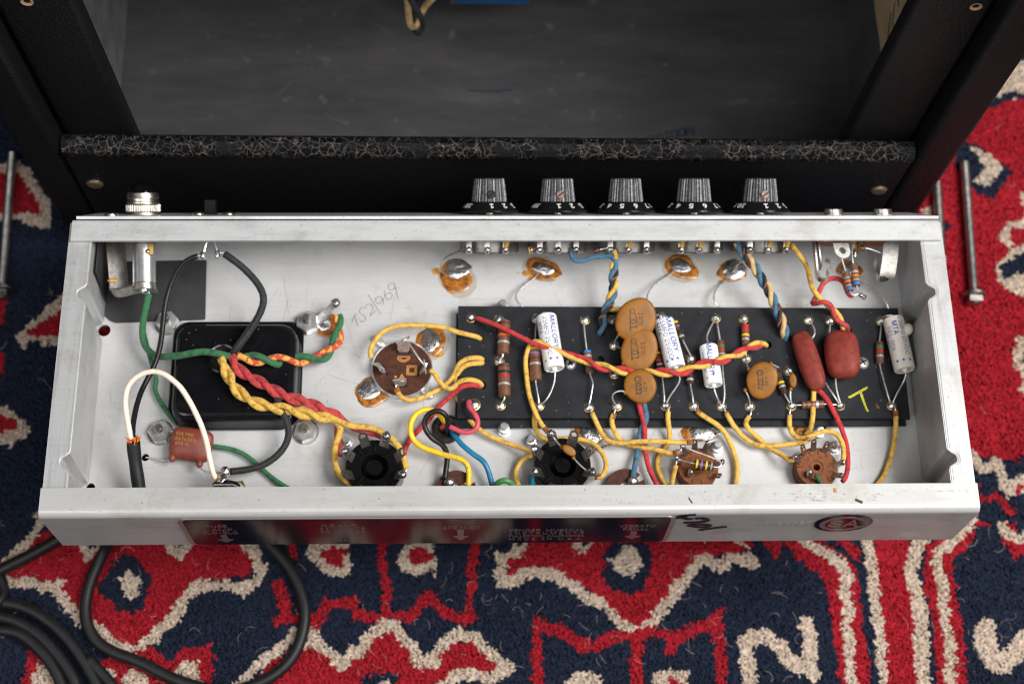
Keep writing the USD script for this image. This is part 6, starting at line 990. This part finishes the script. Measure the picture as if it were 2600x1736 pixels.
# pilot lamp
lx = panel_x('A', 925); PLp = Thing('pilot_lamp', 'pilot lamp with knurled metal bezel outside and silver bulb holder on a bracket inside', 'pilot lamp', panel(lx, ZA))
PLp.part('base_ring', lathe([(.0086, .0014), (.0084, .0026), (.0068, .0030)], panel(lx, ZA), NP, 40), M['dullsteel'])
v, f = flute(.0081, .0081, .0034, panel(lx, ZA, .0030), NP, .04, 44); PLp.part('knurled_nut', (v, f), M['nickel'], 25)
PLp.part('bezel', lathe([(.0074, .0064), (.0078, .0068), (.0078, .0074), (.0073, .0078), (.0073, .0090), (.0076, .0094), (.0072, .0116), (.0062, .0120), (.0060, .0112)], panel(lx, ZA), NP, 40), M['nickel'])
PLp.part('jewel', lathe([(.0061, .0108), (.0060, .0125), (.0052, .0146), (.0038, .0160), (.0018, .0168), (0, .0170)], panel(lx, ZA), NP, 10), plain('dark_jewel', (.004, .003, .003), .12, 0, specular_ior_level=.3))
a, b = cw('A', 956, 500, 30), cw('A', 957, 835, 24); dl = unit(b - a); rl = 75 * .38314 * mpp(a); Ll = np.linalg.norm(b - a); upl = unit(unit(C1 - b) - dl * np.dot(unit(C1 - b), dl))
PLp.part('bulb_base', cyl(a - dl * .004, a + dl * (Ll * .30), rl * .92, 24), M['brass']); PLp.part('bulb_shell', lathe([(rl * .95, Ll * .24), (rl, Ll * .25), (rl, Ll), (rl * .8, Ll + .0002)], a, dl, 32), plain('aluminium_shell', (.66, .66, .67), .3, .9, .00004, 600, .15, 300))
jl = a + dl * Ll * .36 + upl * rl * 1.005; sd = np.cross(dl, upl); PLp.part('bayonet_slot', basis_box(jl + sd * (-rl * .55 if sd[0] < 0 else rl * .55), [dl, sd, upl], [.0055, .0026, .0006], .0002), M['brass']); PLp.part('bayonet_pin', blob(jl + sd * (-rl * .3 if sd[0] < 0 else rl * .3) + dl * .0012, (.0012, .0012, .0010), 1, .05, 2), M['brass'], True)
PLp.part('contact_disc', cyl(b + dl * .0002, b + dl * .0032, rl * 1.02, 24), M['nickel']); PLp.part('solder', blob(b + dl * .0036 + upl * .002, (.0020, .0016, .0020), 3, .2, 2), M['solder'], True)
br = pts('A', [(690, 470, 30), (698, 560, 30), (715, 740, 27), (725, 840, 25), (745, 870, 24.5), (800, 868, 24.5), (870, 850, 24.5), (1030, 845, 24.5)]); br[:, 2] -= .004
PLp.part('bracket', ribbon(smooth_path(br[:4], .0012) + [.0032, 0, -.003], .0098, .0008, (.75, 0, -.66)), M['dullsteel'], 30); PLp.part('bracket_foot', ribbon(smooth_path(br[3:], .0012), .0085, .0008, (0, 0, 1)), M['dullsteel'], 30); PLp.part('flux_fleck', blob(cw('A', 745, 815, 27), (.0022, .0010, .0008), 3, .3, 2), M['fluxthin'], True)
# power switch
sx_ = panel_x('A', 1390); SW = Thing('power_switch', 'black slide switch on the front panel with two solder lugs behind it', 'switch', panel(sx_, ZA)); SW.part('actuator', basis_box(panel(sx_, ZA + .004, .0045), [XX, UP_, NP], [.0056, .0045, .0085], .0005), M['bakelite']); SW.part('body', basis_box(panel(sx_, ZA, -.0062), [XX, UP_, NP], [.018, .012, .0092], .0008), M['bakelite'])
for d_ in (-.0085, .0085): SW.part('screw', lathe([(.0030, .0014), (.0028, .0022), (.0016, .0030), (0, .0032)], panel(sx_ - .004 + d_ * .2 if d_ < 0 else sx_ + d_, ZA + .006), NP, 16), M['nickel'])
for e in (('A', 1375, 535, 33, 'A', 1345, 645, 31), ('A', 1410, 535, 33, 'A', 1440, 640, 31)): p0, p1 = cw(*e[:4]), cw(*e[4:]); u = SW.part('lug', ribbon(np.array([p0, p0 * .5 + p1 * .5, p1]), .0016, .0006, NZ + XX * .5), M['tin']); SW.part('solder', blob(p1, (.0013, .0022, .0014), int(p1[0] * 1e4), .25, 2), M['solder'], True, under=u)
c0 = panel(cw('A', 740, 385, 40)[0], .040, .0014); CH.part('panel_screw', lathe([(.0032, 0), (.003, .0010), (.0014, .0017), (0, .0018)], c0, NP, 16), M['nickel'])
# input jacks
for i, (jx, lb_) in enumerate(((1470, 'left input jack with thin springy wire-like contact'), (1695, 'right input jack with broad flat bracket near the side wall'))):
    X_ = panel_x('J', jx, .003, .006); t = Thing('input_jack', lb_, 'input jack', panel(X_, ZA)); t.part('nut', extrude(Polygon([(.0066 * math.cos(k * math.pi / 3 + .1), .0066 * math.sin(k * math.pi / 3 + .1)) for k in range(6)]), .0020, panel(X_, ZA + .007, .0016), [XX, UP_, np.cross(XX, UP_)]), M['nickel']); t.part('bushing', cyl(panel(X_, ZA + .007, .001), panel(X_, ZA + .007, .0042), .0042, 20), M['nickel'])
    st_ = [('E', 695, 193, 30, 960, 193), ('E', 1080, 193, 30, 1240, 193)][i]; p0, p1 = cw('E', st_[1], 180, 31), cw('E', st_[4], 180, 31); t.part('insulator_stack', basis_box((p0 + p1) / 2 + [0, .001, 0], I3, [p1[0] - p0[0], .0062, .007], .0004), M['mica'])
    if i == 0:
        t.part('spring', ribbon(smooth_path(pts('E', [(676, 170, 30), (683, 250, 30), (692, 350, 29), (700, 440, 28), (712, 485, 28), (742, 503, 28), (775, 498, 28), (790, 470, 28), (788, 425, 28), (805, 400, 28), (820, 372, 28), (800, 350, 28), (772, 338, 28)]), .0006), .0042, .0007, NZ), M['nickel'], 30)
        t.part('spring', ribbon(smooth_path(pts('E', [(708, 170, 31), (714, 260, 31), (724, 340, 30), (731, 408, 30)]), .001), .0042, .0006, NZ), M['nickel'], 30)
        lo = cw('E', 885, 200, 31); t.part('lug', lugplate(lo, cw('E', 918, 330, 28) - lo, XX, .0072, np.linalg.norm(cw('E', 918, 330, 28) - lo), .0016, .0006, False), M['jackmetal'], 20)
    else:
        t.part('bracket', ribbon(smooth_path(pts('E', [(1290, 150, 31), (1285, 300, 29), (1268, 430, 27), (1258, 480, 25.5)]), .0012), .0072, .0008, XX), M['jackmetal'], 30)
        t.part('spring', ribbon(smooth_path(pts('E', [(1262, 488, 25), (1225, 496, 24), (1195, 485, 23.5), (1180, 440, 23), (1178, 390, 23), (1162, 362, 23), (1182, 330, 23)]), .0008), .0045, .0007, NZ), M['nickel'], 30)
        for q in ([(995, 190, 31), (1002, 240, 30), (1005, 300, 29)], [(1040, 190, 31), (1030, 240, 30), (1018, 300, 29)]): t.part('lug', ribbon(smooth_path(pts('E', q), .001), .0022, .0005, XX + NZ), M['brass'], 30)
        t.part('solder', blob(cw('E', 1003, 290, 30), (.0010, .0026, .0012), 2, .2, 2), M['solder'], True)

# ================================================================== on the carpet: mains cord, mounting bolts
def wl(c, l): return np.array([ww(c, *q) for q in l])
RC = .0030
segs = [wl('K', [(520, 120, .016), (400, 175, .013), (200, 285, .012), (0, 385, .012), (-140, 470, .012), (-260, 560, .012)]),
        wl('K', [(820, 40, .05), (745, 160, .022), (690, 260, .014), (610, 430, .012), (568, 590, .0115), (575, 730, .0115), (640, 850, .0115), (760, 930, .0115), (920, 990, .0115), (1100, 1080, .0115), (1290, 1150, .0115), (1480, 1185, .0115), (1640, 1160, .0115), (1840, 1060, .0115), (1965, 910, .0115), (2020, 700, .0115), (2005, 560, .0115), (1950, 420, .0115), (1860, 290, .0115), (1760, 190, .0115), (1640, 110, .0115)]),
        wl('K', [(-160, 600, .0115), (0, 598, .0115), (150, 625, .0115), (300, 705, .0115), (440, 830, .0115), (550, 980, .0115), (640, 1140, .0115), (690, 1260, .0115)]),
        wl('K', [(-160, 690, .0115), (0, 692, .0115), (140, 735, .0115), (280, 830, .0115), (395, 960, .0115), (475, 1080, .0115), (520, 1200, .0115)]),
        wl('K', [(-160, 780, .0112), (0, 782, .0112), (120, 800, .0112), (220, 870, .0112), (330, 990, .0112), (400, 1120, .0112), (440, 1220, .0112)]),
        wl('K', [(575, 960, .0112), (650, 1040, .0112), (730, 1130, .0112), (800, 1230, .0112)]), wl('K', [(-60, 400, .012), (5, 450, .012), (20, 520, .012), (-10, 590, .014), (-90, 640, .014)])]
top('mains_cable', cat([tube(smooth_path(s, .0025), RC if i < 5 else RC * .95, 16) for i, s in enumerate(segs)]), M['rubber'], 'black rubber mains cord lying in coils and loops on the carpet at lower left', 'mains cable', world=True, smooth=True)
def mbolt(lb_, a, b, r, headed, washer=False):
    a, b = np.asarray(a), np.asarray(b); t = Thing('mounting_bolt', lb_, 'bolt', [*((a + b) / 2)[:2], CZ], 'loose long bolts on the carpet', world=True); L = np.linalg.norm(b - a); n = int(L / .0011)
    prof = [(0, 0), (r * .7, 0)] + [(r * (1.0 if i % 2 else .86), .0004 + L * i / (2 * n)) for i in range(2 * n)] + [(r * .8, L), (0, L)]
    t.part('threaded_shank', lathe(prof, a, b - a, 14), M['dullsteel']); d = unit(b - a); s, u, _ = frame(d)
    if headed: t.part('head', extrude(Polygon([(r * 1.75 * math.cos(k * math.pi / 2 + .78), r * 1.75 * math.sin(k * math.pi / 2 + .78)) for k in range(4)]).buffer(.0004), .0032, b - d * .004, [s, u, d]), M['dullsteel'], 30)
    if washer: t.part('washer', cyl(b - d * .0062, b - d * .0048, r * 2.4, 20), M['dullsteel'])
mbolt('long threaded bolt with square nut on the red carpet right of the chassis', ww('N', 455, 405, .012), ww('N', 490, 878, .0125), .0026, True, True)
mbolt('long bolt half hidden between the cabinet and the chassis corner at right', ww('N', 364, 470, .012), ww('N', 378, 700, .012), .0026, False)
mbolt('long bolt on the dark carpet at the left edge, beside the cabinet', ww('O', 50, 58, .012), ww('O', 4, 640, .0125), .0026, True, True)
